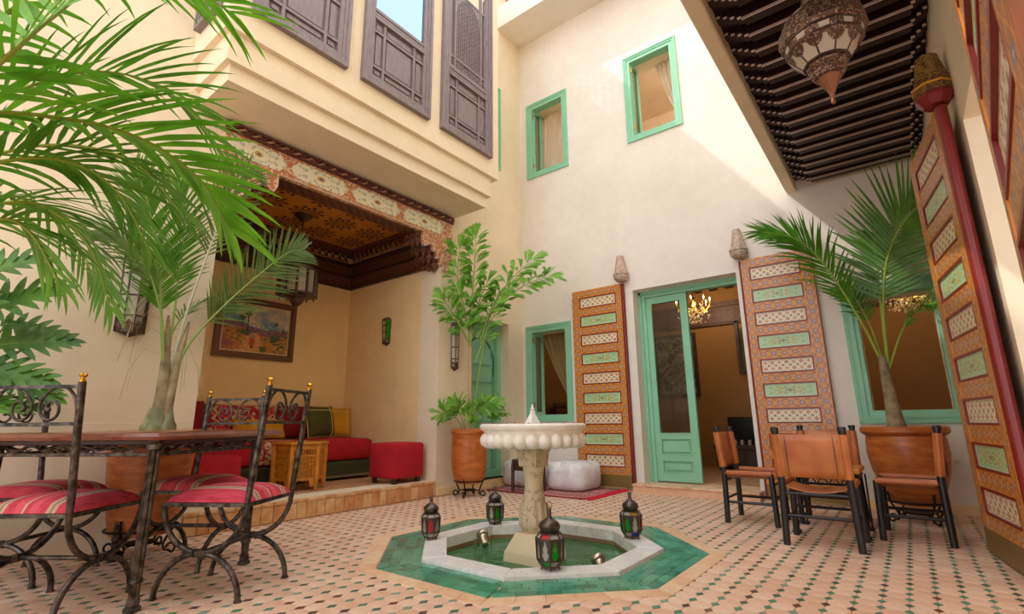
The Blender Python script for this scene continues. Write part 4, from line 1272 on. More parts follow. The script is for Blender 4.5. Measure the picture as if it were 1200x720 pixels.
def vine(p0, p1):
    d = (Vector(p1)-Vector(p0)); L = d.length; d.normalize()
    b = MB(); nrm = Vector((-d.y, d.x, 0))
    b.tube([Vector(p0)+d*L*i/40+Vector((0, 0, .70+.010*math.sin(i*.9)))+nrm*.008*math.cos(i*.7) for i in range(41)], .006, 6)
    for i in range(9):
        c = Vector(p0)+d*L*(i+.5)/9+Vector((0, 0, .70)); s = 1 if i % 2 else -1
        b.tube([c, c+d*.03+Vector((0, 0, .016*s)), c+d*.07+Vector((0, 0, .012*s)), c+d*.10], [.003, .013, .010, .002], 6)
        b.tube([c-d*.01, c+d*.012+Vector((0, 0, -.018*s)), c+d*.035+Vector((0, 0, -.012*s))], .0035, 5)
    return b
for p0, p1 in (((-.43, -.385, 0), (.43, -.385, 0)), ((-.43, .385, 0), (.43, .385, 0)), ((.43, -.385, 0), (.43, .385, 0)), ((-.43, -.385, 0), (-.43, .385, 0))):
    vine(p0, p1).build('iron_vine', iron, apr, smooth=50)

def iron_chair(label, loc, rz):
    t = thing('iron_chair', label, 'chair', loc, rz, 'iron dining chairs')
    hw, hd, sz = .20, .215, .425
    b = MB()
    b.tube([(-hw, -hd, sz), (hw, -hd, sz), (hw, hd, sz), (-hw, hd, sz)], .013, 4, closed=True, sq=True)
    b.bbox(-hw, hw, -hd, hd, sz-.004, sz+.010, .002); b.build('seat_frame', iron, t)
    def cu(u, v):
        x, y_ = (u*2-1)*1.02, (v*2-1)*1.02
        e = max(0, (1-abs(x/1.02)**3.2))**.45*max(0, (1-abs(y_/1.02)**3.2))**.45
        return (x*hw, y_*hd, sz+.012+.066*e)
    q = MB().grid(cu, 22, 22)
    q.grid(lambda u, v: ((1-u*2)*1.02*hw, (v*2-1)*1.02*hd, sz+.010), 6, 6)
    q.build('cushion', stripe_mat, t, smooth=180)
    for sx in (-1, 1):
        x = sx*hw
        top = [(x, -hd-.055, 1.0), (x, -hd-.03, .72), (x, -hd-.005, .50)]
        U = [(x, -hd*math.cos(a)+.0, sz-.215*math.sin(a)) for a in [i*PI/16 for i in range(17)]]
        po = MB().tube(top+U[0:], [.0155]*3+[.0135]*17, 8).build('post', iron, t, smooth=50)
        la_ = MB().tube([(x, -hd*math.cos(a)*1.0, .0+.208*math.sin(a)) for a in [i*PI/16 for i in range(17)]], .0135, 8).lathe([(.018, 0), (.018, .008)], 8, T=Matrix.Translation((x, -hd, 0))).lathe([(.018, 0), (.018, .008)], 8, T=Matrix.Translation((x, hd, 0))).build('leg_arch', iron, t, smooth=50)
        MB().bbox(x-.018, x+.018, -.02, .02, .192, .226, .006).bbox(x-.016, x+.016, -.034, -.026, .19, .226, .003).bbox(x-.016, x+.016, .026, .034, .19, .226, .003).build('collar', iron, la_)
        MB().lathe([(.012, .997), (.012, 1.007), (.007, 1.011), (.007, 1.017), (.014, 1.023), (.017, 1.029), (.012, 1.037), (.002, 1.04)], 12, T=Matrix.Translation((x, -hd-.056, 0))).build('brass_finial', brass, po, smooth=40)
    MB().tube([(-hw, 0, .208), (hw, 0, .208)], .011, 8).build('stretcher', iron, t, smooth=50)
    yb = lambda z: -hd-.005-.05*(z-.5)/.475
    MB().tube([(-hw, yb(.978), .978), (hw, yb(.978), .978)], .011, 4, sq=True).tube([(-hw, yb(.815), .815), (hw, yb(.815), .815)], .011, 4, sq=True).build('back_rail', iron, t)
    for sx in (-1, 1):
        ctl = [(.192, .802), (.190, .845), (.176, .905), (.142, .944), (.098, .950), (.056, .932), (.026, .898), (.018, .862), (.036, .828), (.068, .816), (.098, .832), (.106, .866), (.086, .892), (.058, .886), (.050, .864), (.066, .856)]
        pts = [(sx*p.x, yb(.817+(p.z-.802)*1.075), .817+(p.z-.802)*1.075) for p in catmull([(x_, 0, z_) for x_, z_ in ctl], 4)]
        MB().tube(pts, [.0065]*(len(pts)-8)+[.007, .0075, .0085, .0095, .0105, .011, .0105, .008], 8).build('scroll', iron, t, smooth=60)
    return t
def face_to(d): return math.atan2(d[1], d[0])-PI/2
cA = iron_chair('iron chair nearest the camera at the left edge, seen from behind its scrolled back', (-3.227, .703, 0), face_to((-.597, .802)))
dup(cA, (-2.875, 1.30, 0), face_to((-.851, -.524)), 'iron chair at the right end of the table, seat and curved legs in full view')
dup(cA, (-3.55, 1.40, 0), face_to((.54, -.84)), 'iron chair behind the table in front of the tall potted palm, facing the camera')
dup(cA, (-3.97, .745, 0), face_to((.80, .60)), 'iron chair at the far left end of the table close to the wall, mostly hidden')

# ---------------------------------------------------------------- leather chairs and small table
def leather_chair(label, loc, rz):
    t = thing('leather_chair', label, 'chair', loc, rz, 'tan leather sling chairs')
    hw, hd = .195, .175
    for sx in (-1, 1):
        lg = MB().tube([(sx*(hw+.012), -hd-.005, 0), (sx*hw, -hd, .40), (sx*hw, -hd-.03, .735)], .022, 10).build('leg', chair_black, t, smooth=45)
        MB().tube([(sx*(hw+.012), hd+.01, 0), (sx*hw, hd, .385)], .021, 10).build('leg', chair_black, t, smooth=45)
        MB().tube([(sx*hw, -hd, .375), (sx*hw, hd, .375)], .015, 8).build('side_rail', chair_black, t, smooth=45)
        MB().tube([(sx*hw, -hd, .16), (sx*hw, hd, .16)], .011, 8).build('side_rail', chair_black, t, smooth=45)
        MB().lathe([(.025, .728), (.026, .745), (.022, .752)], 12, T=Matrix.Translation((sx*hw, -hd-.030, 0))).build('post_cap', chair_black, lg, smooth=45)
    for (y_, z) in ((-hd, .325), (-hd, .185), (hd, .30), (hd, .20)):
        MB().tube([(-hw, y_, z), (hw, y_, z)], .010, 8).build('stretcher', chair_black, t, smooth=45)
    def seat(u, v):
        x = -hw-.024+(2*hw+.048)*u; k = 1-((u-.5)*2)**2
        return (x, -hd+.01+(2*hd-.01)*v, .398-.062*k**.8-(.012 if u in (0, 1) else 0))
    o = MB().grid(seat, 14, 8).build('seat_sling', leather, t, smooth=180)
    o.modifiers.new('thick', 'SOLIDIFY').thickness = .006
    for sx in (-1, 1): MB().tube([(sx*(hw+.006), -hd+.02, .385), (sx*(hw+.006), hd+.006, .385)], .022, 8).build('seat_edge', leather, t, smooth=45)
    yb = lambda z: -hd-.03*(z-.4)/.335
    def back(u, v):
        z = .43+.275*v; x = (u*2-1)*(hw+.026)
        return (x, yb(z)-.024+.010*(1-(u*2-1)**2), z)
    o = bs_ = MB().grid(back, 12, 6).build('back_sling', leather, t, smooth=180); o.modifiers.new('thick', 'SOLIDIFY').thickness = .006
    for sx in (-1, 1):
        MB().tube([(sx*hw, yb(.43), .43), (sx*hw, yb(.705), .705)], .0285, 12).build('sling_sleeve', leather, t, smooth=45)
        sb = MB()
        for i in range(13): sb.ball((sx*(hw-.034), yb(.44+i*.021)-.026, .44+i*.021), .0045, 6, 4)
        stuff(sb.build('studs', brass, bs_))
        MB().box(min(sx*(hw-.055), sx*(hw-.058)), max(sx*(hw-.055), sx*(hw-.058)), yb(.57)-.030, yb(.57)-.02, .435, .70, T=Matrix.Identity(4)).build('seam', wood_dark, bs_)
    return t
lc = leather_chair('tan leather sling chair with its studded back towards the camera', (-.553, 4.10, 0), 0)
dup(lc, (-1.10, 4.68, 0), -PI/2, 'tan leather sling chair left of the small table, turned side-on to the doorway')
dup(lc, (-.07, 4.63, 0), PI/2-.03, 'tan leather sling chair right of the small table, against the big palm pot')
dup(lc, (-.60, 5.02, 0), PI, 'tan leather sling chair behind the small table, almost wholly hidden')
t = thing('side_table', 'low side table with leather-coloured top and black iron legs among the leather chairs', 'table', (-.56, 4.56, 0))
MB().bbox(-.23, .23, -.21, .21, .425, .462, .008).build('tabletop', M('tan_tabletop', '#c07e3a', .3, fn=wood_fn(3, 3)), t)
fr_ = MB()
for sy in (-1, 1): fr_.bbox(-.21, .21, sy*.19-.008, sy*.19+.008, .395, .41, .002)
for sx in (-1, 1): fr_.bbox(sx*.21-.008, sx*.21+.008, -.19, .19, .395, .41, .002)
for i in range(6): fr_.tube([(-.18+i*.072, -.19, .36), (-.15+i*.072, -.19, .395), (-.12+i*.072, -.19, .36)], .005, 5)
fr_.build('iron_frame', black_iron, t)
for sx in (-1, 1):
    for sy in (-1, 1):
        lb = MB()
        for a in range(3):
            c, s = math.cos(a*2.1)*.018, math.sin(a*2.1)*.018
            lb.tube([(sx*.21+c, sy*.19+s, .40), (sx*.21+c*.8, sy*.19+s*.8, .02)], .006, 6)
        lb.bbox(sx*.21-.022, sx*.21+.022, sy*.19-.022, sy*.19+.022, .06, .085, .003).bbox(sx*.21-.028, sx*.21+.028, sy*.19-.028, sy*.19+.028, 0, .022, .004)
        lb.build('leg', black_iron, t, smooth=40)

# ---------------------------------------------------------------- alcove furniture
FZ = .157
so = thing('banquette', 'low wall banquette with dark green base and crimson seat mattress in the alcove', 'sofa', (-5.84, 2.9, FZ))
MB().rbox((-5.84, 2.9, FZ+.115), (.72, 2.5, .21), .03).build('base', green_base, so, smooth=60, world=True)
tr = MB()
for i in range(70): tr.tube([(-5.475, 1.68+i*.035, FZ+.03), (-5.468, 1.70+i*.035, FZ+.055), (-5.475, 1.715+i*.035, FZ+.03)], .008, 5)
stuff(tr.build('braid_trim', M('braid', '#8a7b55', .8), so, world=True))
MB().rbox((-5.84, 2.14, FZ+.345), (.74, .98, .25), .05, puff=.012).build('seat_mattress', red_cloth, so, smooth=60, world=True)
MB().rbox((-5.83, 2.96, FZ+.345), (.75, .66, .25), .05, puff=.012).build('seat_mattress', floral_mat, so, smooth=60, world=True)
MB().rbox((-5.84, 3.72, FZ+.345), (.74, .86, .25), .05, puff=.012).build('seat_mattress', red_cloth, so, smooth=60, world=True)
def pillow(name, label, cat, c, wdt, h, th, rz, tilt, mat, pipe=None, group='cushions on the banquette'):
    t = thing(name, label, cat, c, rz, group)
    def f(sg):
        def g(u, v):
            x, z = u*2-1, v*2-1
            e = max(0, (1-abs(x)**2.6))**.5*max(0, (1-abs(z)**2.6))**.5
            k = 1-.06*(1-abs(x))*(1 if abs(z) > .99 else 0)
            p = Vector((x*wdt/2*(1-.05*(1-z*z)*x*x), sg*th/2*e, z*h/2*(1-.05*(1-x*x)*z*z)+h/2))
            return Matrix.Rotation(tilt, 3, 'X') @ p
        return g
    cv_ = MB().grid(f(-1), 16, 14).grid(f(1), 16, 14).build('cover', mat, t, smooth=180, weld=True)
    if pipe:
        R = Matrix.Rotation(tilt, 3, 'X')
        ed = []
        for k in range(64):
            a = k/64*4; s, q = int(a), a % 1
            x, z = [(q*2-1, -1), (1, q*2-1), (1-q*2, 1), (-1, 1-q*2)][s]
            ed.append(R @ Vector((x*wdt/2*(1-.05*(1-z*z)*x*x), 0, z*h/2*(1-.05*(1-x*x)*z*z)+h/2)))
        b = MB().tube(ed, .006, 6, closed=True)
        g = f(-1)
        for uu in (.80,): b.tube([g(uu, i/12)+(R @ Vector((0, -.003, 0))) for i in range(13)], .006, 5)
        b.tube([g(i/12, .84)+(R @ Vector((0, -.003, 0))) for i in range(13)], .006, 5)
        b.build('piping', pipe, cv_, smooth=50)
    return t
ZS = FZ+.488
rB = PI/2
pillow('back_cushion', 'large deep red back cushion at the left end of the banquette beside the palm trunk', 'cushion', (-6.08, 2.08, ZS), .56, .43, .17, rB, -.14, deep_red, group='back cushions')
pillow('back_cushion', 'red floral back cushion behind the mustard bolster', 'cushion', (-6.09, 2.78, ZS), .86, .40, .17, rB, -.14, floral_mat, group='back cushions')
pillow('back_cushion', 'large deep red back cushion in the middle, left of the olive cushion', 'cushion', (-6.09, 3.56, ZS), .80, .40, .16, rB, -.14, deep_red, group='back cushions')
pillow('scatter_cushion', 'wide mustard yellow cushion leaning on the floral back cushion', 'cushion', (-5.90, 2.90, ZS), .62, .24, .13, rB, -.35, mustard)
pillow('scatter_cushion', 'olive green cushion with gold piping standing near the corner', 'cushion', (-5.90, 3.68, ZS), .47, .40, .15, rB+.28, -.22, olive, piping)
pillow('scatter_cushion', 'mustard cushion with piping in the corner behind the olive cushion', 'cushion', (-6.02, 4.02, ZS), .30, .38, .12, rB-.2, -.18, mustard, piping)
def cube_pouf(label, c, sx, sy, h, rz=0, mat=red_cloth):
    t = thing('pouf', label, 'pouf', (c[0], c[1], FZ+.005), rz, 'red cube poufs')
    MB().rbox((0, 0, .055+(h-.055)/2), (sx, sy, h-.055), .035, puff=.008).build('upholstery', mat, t, smooth=60)
    for a in (-1, 1):
        for b_ in (-1, 1): MB().bbox(a*(sx/2-.05)-.022, a*(sx/2-.05)+.022, b_*(sy/2-.05)-.022, b_*(sy/2-.05)+.022, 0, .06, .003).build('foot', wood_dark, t)
    return t
cube_pouf('red cube pouf on four dark feet at the right edge of the alcove step', (-4.70, 3.90), .44, .44, .43)
cube_pouf('red cube pouf half hidden behind the dining chairs, left of the carved table', (-5.12, 2.10), .36, .38, .37)
# carved six-sided honey-wood table
hc = (-5.10, 2.945)
ht = thing('carved_table', 'small six-sided honey coloured carved wooden table in front of the banquette', 'table', (hc[0], hc[1], FZ))
MB().lathe([(.27, .445), (.285, .452), (.285, .468), (.275, .474)], 6, rot=.2).build('tabletop', wood_yellow, ht)
for k in range(6):
    a, a2_ = .2+k*PI/3, .2+(k+1)*PI/3
    p, q = Vector((.25*math.cos(a), .25*math.sin(a), 0)), Vector((.25*math.cos(a2_), .25*math.sin(a2_), 0))
    MB().lathe([(.014, 0), (.02, .01), (.016, .03), (.026, .05), (.026, .22), (.018, .24), (.026, .26), (.026, .40), (.02, .42), (.024, .445)], 8, T=Matrix.Translation(p)).build('leg', wood_yellow, ht, smooth=30)
    d = (q-p); L = d.length; d.normalize(); nrm = Vector((-d.y, d.x, 0))
    fnp = lambda s, z, dd: tuple(p+d*s+nrm*dd+Vector((0, 0, z)))
    pb = MB()
    for z0, z1 in ((.40, .44), (.33, .345), (.10, .12)): pb.prism([(.02, z0), (L-.02, z0), (L-.02, z1), (.02, z1)], fnp, -.008, .008)
    pb.prism([(.02, .04), (.05, .04), (.07, .10), (.02, .10)], fnp, -.008, .008).prism([(L-.05, .04), (L-.02, .04), (L-.02, .10), (L-.07, .10)], fnp, -.008, .008)
    for i in range(6):
        x = .035+(L-.07)*i/5; pb.prism([(x-.005, .12), (x+.005, .12), (x+.005, .33), (x-.005, .33)], fnp, -.004, .004)
    for j in range(6):
        z = .12+.21*j/5; pb.prism([(.02, z-.005), (L-.02, z-.005), (L-.02, z+.005), (.02, z+.005)], fnp, -.003, .005)
    for i in range(5):
        for j in range(5):
            x, z, h = .035+(L-.07)*(i+.5)/5, .12+.21*(j+.5)/5, .010
            pb.prism([(x-h, z), (x, z-h), (x+h, z), (x, z+h)], fnp, -.005, .006)
    for i in range(8):
        x = .04+(L-.08)*i/7; pb.prism([(x-.006, .345), (x+.006, .345), (x+.003, .372), (x+.006, .40), (x-.006, .40), (x-.003, .372)], fnp, -.005, .005)
    pb.build('lattice_side', wood_yellow, ht)

# landscape painting on the alcove wall
pw, ph = .97, .745
pa = thing('painting', 'framed landscape painting of a path between hills hanging on the alcove wall', 'painting', (-6.235, 2.885, 1.59))
fnP = lambda a, z, d: (.0+d, a, z)
b = MB(); ring(b, -pw/2, pw/2, 0, ph, .05, 0, .035, fnP); ring(b, -pw/2+.045, pw/2-.045, .045, ph-.045, .03, 0, .022, fnP); b.build('frame', M('brown_picture_frame', '#6a4426', .45), pa)
b = MB(); ring(b, -pw/2+.072, pw/2-.072, .072, ph-.072, .016, 0, .016, fnP); b.build('mount', M('cream_mount', '#d8c7a0', .6), pa)
NX, NZ = 96, 72
iw, ih = pw-.17, ph-.17
def art(u, v):
    n1 = mnoise.noise((u*4, v*6, 1.3)); n2 = mnoise.noise((u*18, v*22, 4.1)); n3 = mnoise.noise((u*40, v*45, 7.7))
    hill = .56+.07*math.sin(u*5+1.2)+.05*mnoise.noise((u*6, 2, 0))
    path = abs(u-(.40+.16*(v-.1)+.05*math.sin(v*9)))-(.20-.28*v)
    C = lambda a: Vector(hx(a)[:3])
    if v > hill:
        c = C('#5f8fb8').lerp(C('#d9c08c'), min(1, max(0, (v-hill)*2.0+n1*.9)))
        c = c.lerp(C('#e6d6c0'), min(1, max(0, n2*1.1+n1*.6+.05)))
    elif v > hill-.12:
        c = C('#6a5078').lerp(C('#9a6a5c'), min(1, max(0, .4+n2)))
    else:
        c = C('#b8642a').lerp(C('#d99a3c'), min(1, max(0, .5+n1+n2*.6)))
        c = c.lerp(C('#3f5a35'), min(1, max(0, (n2*1.6+n1*.8)+.12)))
        c = c.lerp(C('#7a4a6a'), min(.8, max(0, -n1*1.6-.1))) if u < .5 else c
        if path < 0 and v < .5: c = C('#dca467').lerp(C('#c98648'), min(1, max(0, .5+n2)))
    for tx, tb, tp, s in ((.36, .45, .86, .05), (.27, .48, .76, .05), (.80, .46, .70, .035), (.92, .46, .60, .02)):
        if abs(u-tx) < .008 and tb < v < tp-.05: c = C('#2c2a20')
        if (u-tx)**2+((v-tp+.05)*.9)**2 < (s*(1+n3*.8))**2: c = C('#28402c').lerp(C('#4f6a42'), min(1, max(0, .5+n3)))
    for tx, ty, sx_, sy_ in ((.80, .32, .09, .09), (.62, .08, .06, .06), (.30, .40, .12, .06)):
        if ((u-tx)/sx_)**2+((v-ty)/sy_)**2 < 1+n2: c = C('#2c4430').lerp(C('#5a6a3a'), min(1, max(0, .5+n3)))
    if ((u-.44)/.042)**2+((v-.22)/.10)**2 < 1: c = C('#a0341e').lerp(C('#c9562a'), .5+n3*.5)
    if ((u-.445)/.03)**2+((v-.33)/.045)**2 < 1: c = C('#8f8d9a')
    if abs(u-.44) < .022 and .07 < v < .13: c = C('#5a2a22')
    return c*(1+.25*n3)
b = MB().grid(lambda u, v: (.012, -iw/2+iw*u, .085+ih*v), NX, NZ)
pm = bpy.data.materials.new('oil_painting'); pm.use_nodes = True
g = G(pm); vc = g.n.new('ShaderNodeVertexColor'); vc.layer_name = 'paint'; g.l.new(vc.outputs[0], g.n['Principled BSDF'].inputs['Base Color']); g.n['Principled BSDF'].inputs['Roughness'].default_value = .5
o = b.build('canvas', pm, pa)
ca_ = o.data.color_attributes.new('paint', 'FLOAT_COLOR', 'POINT')
for j in range(NZ+1):
    for i in range(NX+1):
        c = art(i/NX, j/NZ); ca_.data[j*(NX+1)+i].color = (max(0, c.x), max(0, c.y), max(0, c.z), 1)

# ---------------------------------------------------------------- far corner: rug, poufs, stool table
rg = thing('rug', 'red woven rug with bright red fringe in the far corner under the white poufs', 'rug', (-3.6, 5.36, 0))
MB().grid(lambda u, v: (-4.20+1.37*u+.02*math.sin(v*6), 4.88+.93*v, .010+.003*math.sin(u*14+v*5)), 24, 10).build('weave', rug_mat, rg, world=True, smooth=180).modifiers.new('thick', 'SOLIDIFY').thickness = .008
fg = MB(); rf = random.Random(9)
for i in range(70):
    y_ = 4.89+.91*i/69
    fg.tube([(-2.835, y_, .010), (-2.79, y_+rf.uniform(-.01, .01), .008), (-2.745, y_+rf.uniform(-.02, .02), .005)], .006, 4)
stuff(fg.build('fringe', fringe_mat, rg, world=True))
def white_pouf(label, c, rz):
    t = thing('white_pouf', label, 'pouf', c, rz, 'white leather poufs')
    up_ = MB().rbox((0, 0, .155), (.52, .50, .31), .075, 8, puff=.02).build('upholstery', white_leather, t, smooth=80)
    b = MB()
    for yy in (-.02, .02):
        b.tube([(-.265, yy, .03), (-.273, yy, .16), (-.255, yy, .285), (-.20, yy, .318), (0, yy, .332), (.20, yy, .318), (.255, yy, .285), (.273, yy, .16), (.265, yy, .03)], .003, 4)
    b.tube([(.02, -.255, .03), (.02, -.263, .16), (.02, -.245, .285), (.02, -.20, .318)], .003, 4).tube([(-.02, -.255, .03), (-.02, -.263, .16), (-.02, -.245, .285), (-.02, -.20, .318)], .003, 4)
    b.build('stitched_seam', stitch, up_)
    return t
white_pouf('white leather pouf in front of the painted door leaf, right of the fountain column', (-3.33, 5.50, .018), .0)
white_pouf('white leather pouf in the far corner, half hidden behind the fountain column', (-4.02, 5.52, .018), .0)
t = thing('stool_table', 'low dark wooden stool table standing on the rug behind the fountain column', 'table', (-3.66, 5.02, .018))
MB().lathe([(.19, .315), (.205, .325), (.205, .35), (.19, .358)], 8, rot=PI/8).build('tabletop', wood_dark, t)
MB().lathe([(.185, .24), (.19, .24), (.19, .315)], 8, rot=PI/8).build('apron', wood_dark, t)
for sx in (-1, 1):
    for sy in (-1, 1): MB().tube([(sx*.13, sy*.13, .32), (sx*.135, sy*.135, .0)], .02, 8).build('leg', wood_dark, t, smooth=40)

# ---------------------------------------------------------------- plants
rl = random.Random(11)
def leaflet(b, p, d, L, wd, nrm, droop, m=0, seg=5):
    # a folded blade: starts at p along d, bends towards the ground
    d = d.normalized(); side = d.cross(nrm)
    if side.length < 1e-4: side = d.orthogonal()
    side.normalize()
    V, F = [], []
    q = p.copy(); dd = d.copy()
    for i in range(seg+1):
        t = i/seg
        w_ = wd*(min(1, .45+t*3.0))*(1-t**2.2)**.75
        n_ = side.cross(dd).normalized()
        V += [q-side*w_/2+n_*w_*.16, q.copy(), q+side*w_/2+n_*w_*.16]
        dd = (dd+Vector((0, 0, -droop*(.35+1.1*t)/seg))).normalized()
        q = q+dd*L/seg
    for i in range(seg):
        a = i*3
        F += [(a, a+1, a+4, a+3), (a+1, a+2, a+5, a+4)]
    b.add(V, F, m)
def frond(parent, pts, nl, L, wd, mats, droop=.5, start=.12, nrm=None, rr=.010, ang=.75, lift=.25, off=None, endl=.35, name='frond', jit=.12):
    off = off or Vector((0, 0, 0))
    P = [p-off for p in catmull(pts, 12)]
    N = len(P)
    b = MB()
    b.tube(P, [rr*(1-.82*i/(N-1)) for i in range(N)], 6, 1)
    for k in range(nl):
        t = start+(1-start)*k/(nl-1)
        x = t*(N-1); i = min(N-2, int(x)); p = P[i].lerp(P[i+1], x-i)
        tg = (P[min(N-1, i+2)]-P[max(0, i-1)]).normalized()
        up_ = Vector(nrm) if nrm else Vector((0, 0, 1))
        sd_ = tg.cross(up_)
        if sd_.length < .2: sd_ = tg.cross(Vector((.3, -.9, .2)))
        sd_.normalize(); n_ = sd_.cross(tg).normalized()
        pr = (t-start)/(1-start)
        ll = L*(.55+.45*math.sin(min(1, pr*2.2+.15)*PI/2))*(1-(1-endl)*max(0, pr-.45)/.55)
        for s in (-1, 1):
            a = ang*(1-.35*pr)+rl.uniform(-jit, jit)
            d = sd_*s*math.sin(a)+tg*math.cos(a)+n_*(lift+rl.uniform(-jit, jit))
            leaflet(b, p, d, ll*rl.uniform(.86, 1.1), wd*rl.uniform(.85, 1.12), n_, droop*rl.uniform(.7, 1.35))
    o = b.build(name, mats, parent, smooth=180)
    return o

def pot(t, prof, mat=pot_mat, rim=True):
    MB().lathe(prof, 48).build('pot', mat, t, smooth=40)
    r = [p for p in prof][-1][0]; z = prof[-1][1]
    MB().lathe([(.001, z-.05), (r-.012, z-.05)], 32, cap=False).build('soil', soil, t)

def pot_stand(label, loc, r, h, rz=0):
    t = thing('plant_stand', label, 'stand', loc, rz, 'iron plant stands')
    MB().tube([(r*math.cos(a), r*math.sin(a), h) for a in [i*PI/16 for i in range(32)]], .008, 6, closed=True).build('ring', black_iron, t)
    MB().lathe([(r*.42, h*.38), (r*.45, h*.42), (r*.42, h*.46)], 24).build('tray', black_iron, t)
    for k in range(4):
        a = k*PI/2+.4; c, s = math.cos(a), math.sin(a)
        pts = [(r*1.05, h*1.45), (r*1.0, h), (r*.82, h*.62), (r*.72, h*.36), (r*.78, h*.14), (r*.92, .02)]
        pts += [(r*.98+.028*math.cos(q), .035+.028*math.sin(q)) for q in [-1.2+i*.55 for i in range(9)]]
        MB().tube([(c*x, s*x, z) for x, z in pts], .0075, 6).tube([(c*r*.72, s*r*.72, h*.38), (c*r*.4, s*r*.4, h*.42)], .006, 5).build('scroll_leg', black_iron, t, smooth=50)
    return t

# middle plant: fishtail palm
mp = thing('potted_fishtail_palm', 'tall fishtail palm with ragged leaflets in terracotta pot between alcove and green arched door', 'potted plant', (-4.04, 4.40, .14))
pot(mp, [(.12, 0), (.15, .01), (.175, .06), (.195, .16), (.205, .30), (.200, .42), (.196, .50), (.200, .535), (.214, .55), (.214, .585), (.2, .6), (.19, .59)])
pot_stand('black iron stand with scrolled feet under the fishtail palm pot', (-4.04, 4.40, 0), .165, .17)
def fish_leaf(b, p, d, L, wd, nrm):
    d = d.normalized(); sd_ = d.cross(nrm).normalized()
    n_ = sd_.cross(d)
    prof = [(0, 0, 0), (.35, -.22, .2), (.62, -.36, .36), (.98, -.5, .18), (.86, -.28, .1), (1.06, -.14, .1), (.92, .02, .1), (1.04, .2, .1), (.86, .3, .1), (.92, .5, .2), (.6, .36, .36), (.35, .2, .2)]
    V = [p+d*L*a+sd_*wd*s+n_*(L*.10*(abs(s))-.22*L*a*a) for a, s, _ in prof]+[p+d*L*.55+n_*(-.08*L)]
    F = [(i, i+1, 12) for i in range(11)]+[(11, 0, 12)]
    b.add(V, F, 0)
o0 = Vector((-4.04, 4.40, .14))
def fish_frond(pts, nl, L, wd, start=.35, rr=.012, nm='frond'):
    P = [Vector(p)-o0 for p in catmull(pts, 10)]; N = len(P); b = MB()
    b.tube(P, [rr*(1-.7*i/(N-1)) for i in range(N)], 6, 1)
    for k in range(nl):
        t = start+(1-start)*k/(nl-1); x = t*(N-1); i = min(N-2, int(x)); p = P[i].lerp(P[i+1], x-i)
        tg = (P[min(N-1, i+2)]-P[max(0, i-1)]).normalized()
        sd0 = tg.cross(Vector((.35, -.8, .3))).normalized()
        for s in (-1, 1):
            for q in range(3):
                d = sd0*s*rl.uniform(.5, 1)+tg*rl.uniform(.4, 1)+Vector((rl.uniform(-.4, .4), rl.uniform(-.5, .3), rl.uniform(-.2, .3)))
                n_ = Vector((rl.uniform(-.3, .6), rl.uniform(-1, -.3), rl.uniform(.2, .8)))
                st_ = p+d.normalized()*rl.uniform(.0, .06)
                fish_leaf(b, st_, d, L*.8*rl.uniform(.6, 1.15), wd*.62*rl.uniform(.7, 1.25), n_)
    d = (P[-1]-P[-3]).normalized()
    fish_leaf(b, P[-1], d, L, wd, Vector((.3, -.7, .5)))
    return b.build(nm, [leaf_fish, stem_green], mp, smooth=0)
MB().tube([Vector(p)-o0 for p in ((-4.04, 4.40, .60), (-4.03, 4.39, 1.1), (-4.03, 4.39, 1.65), (-4.02, 4.38, 2.0))], [.026, .024, .020, .014], 10).build('trunk', M('fishtail_trunk', '#b39a72', .7), mp, smooth=60)
MB().tube([Vector(p)-o0 for p in ((-4.00, 4.43, .68), (-3.98, 4.45, 1.2), (-3.92, 4.53, 1.8))], [.012, .011, .009], 8).build('stem', stem_green, mp, smooth=60)
fish_frond([(-4.02, 4.38, 1.75), (-4.05, 4.32, 2.1), (-4.09, 4.22, 2.5), (-4.05, 4.20, 2.86)], 9, .23, .12, .15)
fish_frond([(-4.02, 4.38, 1.85), (-3.98, 4.36, 2.3), (-3.94, 4.36, 2.7), (-3.93, 4.36, 3.02)], 9, .24, .13, .3)
fish_frond([(-3.95, 4.48, 1.75), (-3.84, 4.58, 2.2), (-3.68, 4.75, 2.55), (-3.48, 4.90, 2.78)], 10, .24, .11, .25)
fish_frond([(-3.98, 4.45, 1.8), (-3.85, 4.66, 2.2), (-3.62, 4.95, 2.5), (-3.40, 5.15, 2.62)], 10, .22, .10, .35)
fish_frond([(-4.02, 4.38, 1.70), (-4.06, 4.22, 1.95), (-4.10, 4.10, 2.12), (-4.12, 4.04, 2.2)], 7, .20, .10, .2)
fish_frond([(-4.02, 4.38, 1.7), (-4.0, 4.42, 2.05), (-3.95, 4.48, 2.3), (-3.9, 4.55, 2.5)], 8, .21, .11, .2)
fish_frond([(-3.99, 4.43, 1.5), (-3.93, 4.5, 1.75), (-3.88, 4.55, 1.95), (-3.82, 4.6, 2.1)], 6, .18, .09, .3)
for a, h, s in ((3.5, .30, .24), (4.1, .24, .30), (4.7, .32, .18), (.4, .34, .20), (1.0, .36, .28), (1.35, .26, .36), (2.2, .3, .2), (5.6, .22, .24)):
    c, q = math.cos(a)*.9, math.sin(a)
    fish_frond([(-4.04+c*.06, 4.40+q*.06, .68), (-4.04+c*s*.5, 4.40+q*s*.6, .68+h*.75), (-4.04+c*s*1.1, 4.40+q*s*1.15, .68+h)], 5, .15, .07, .45, .006)

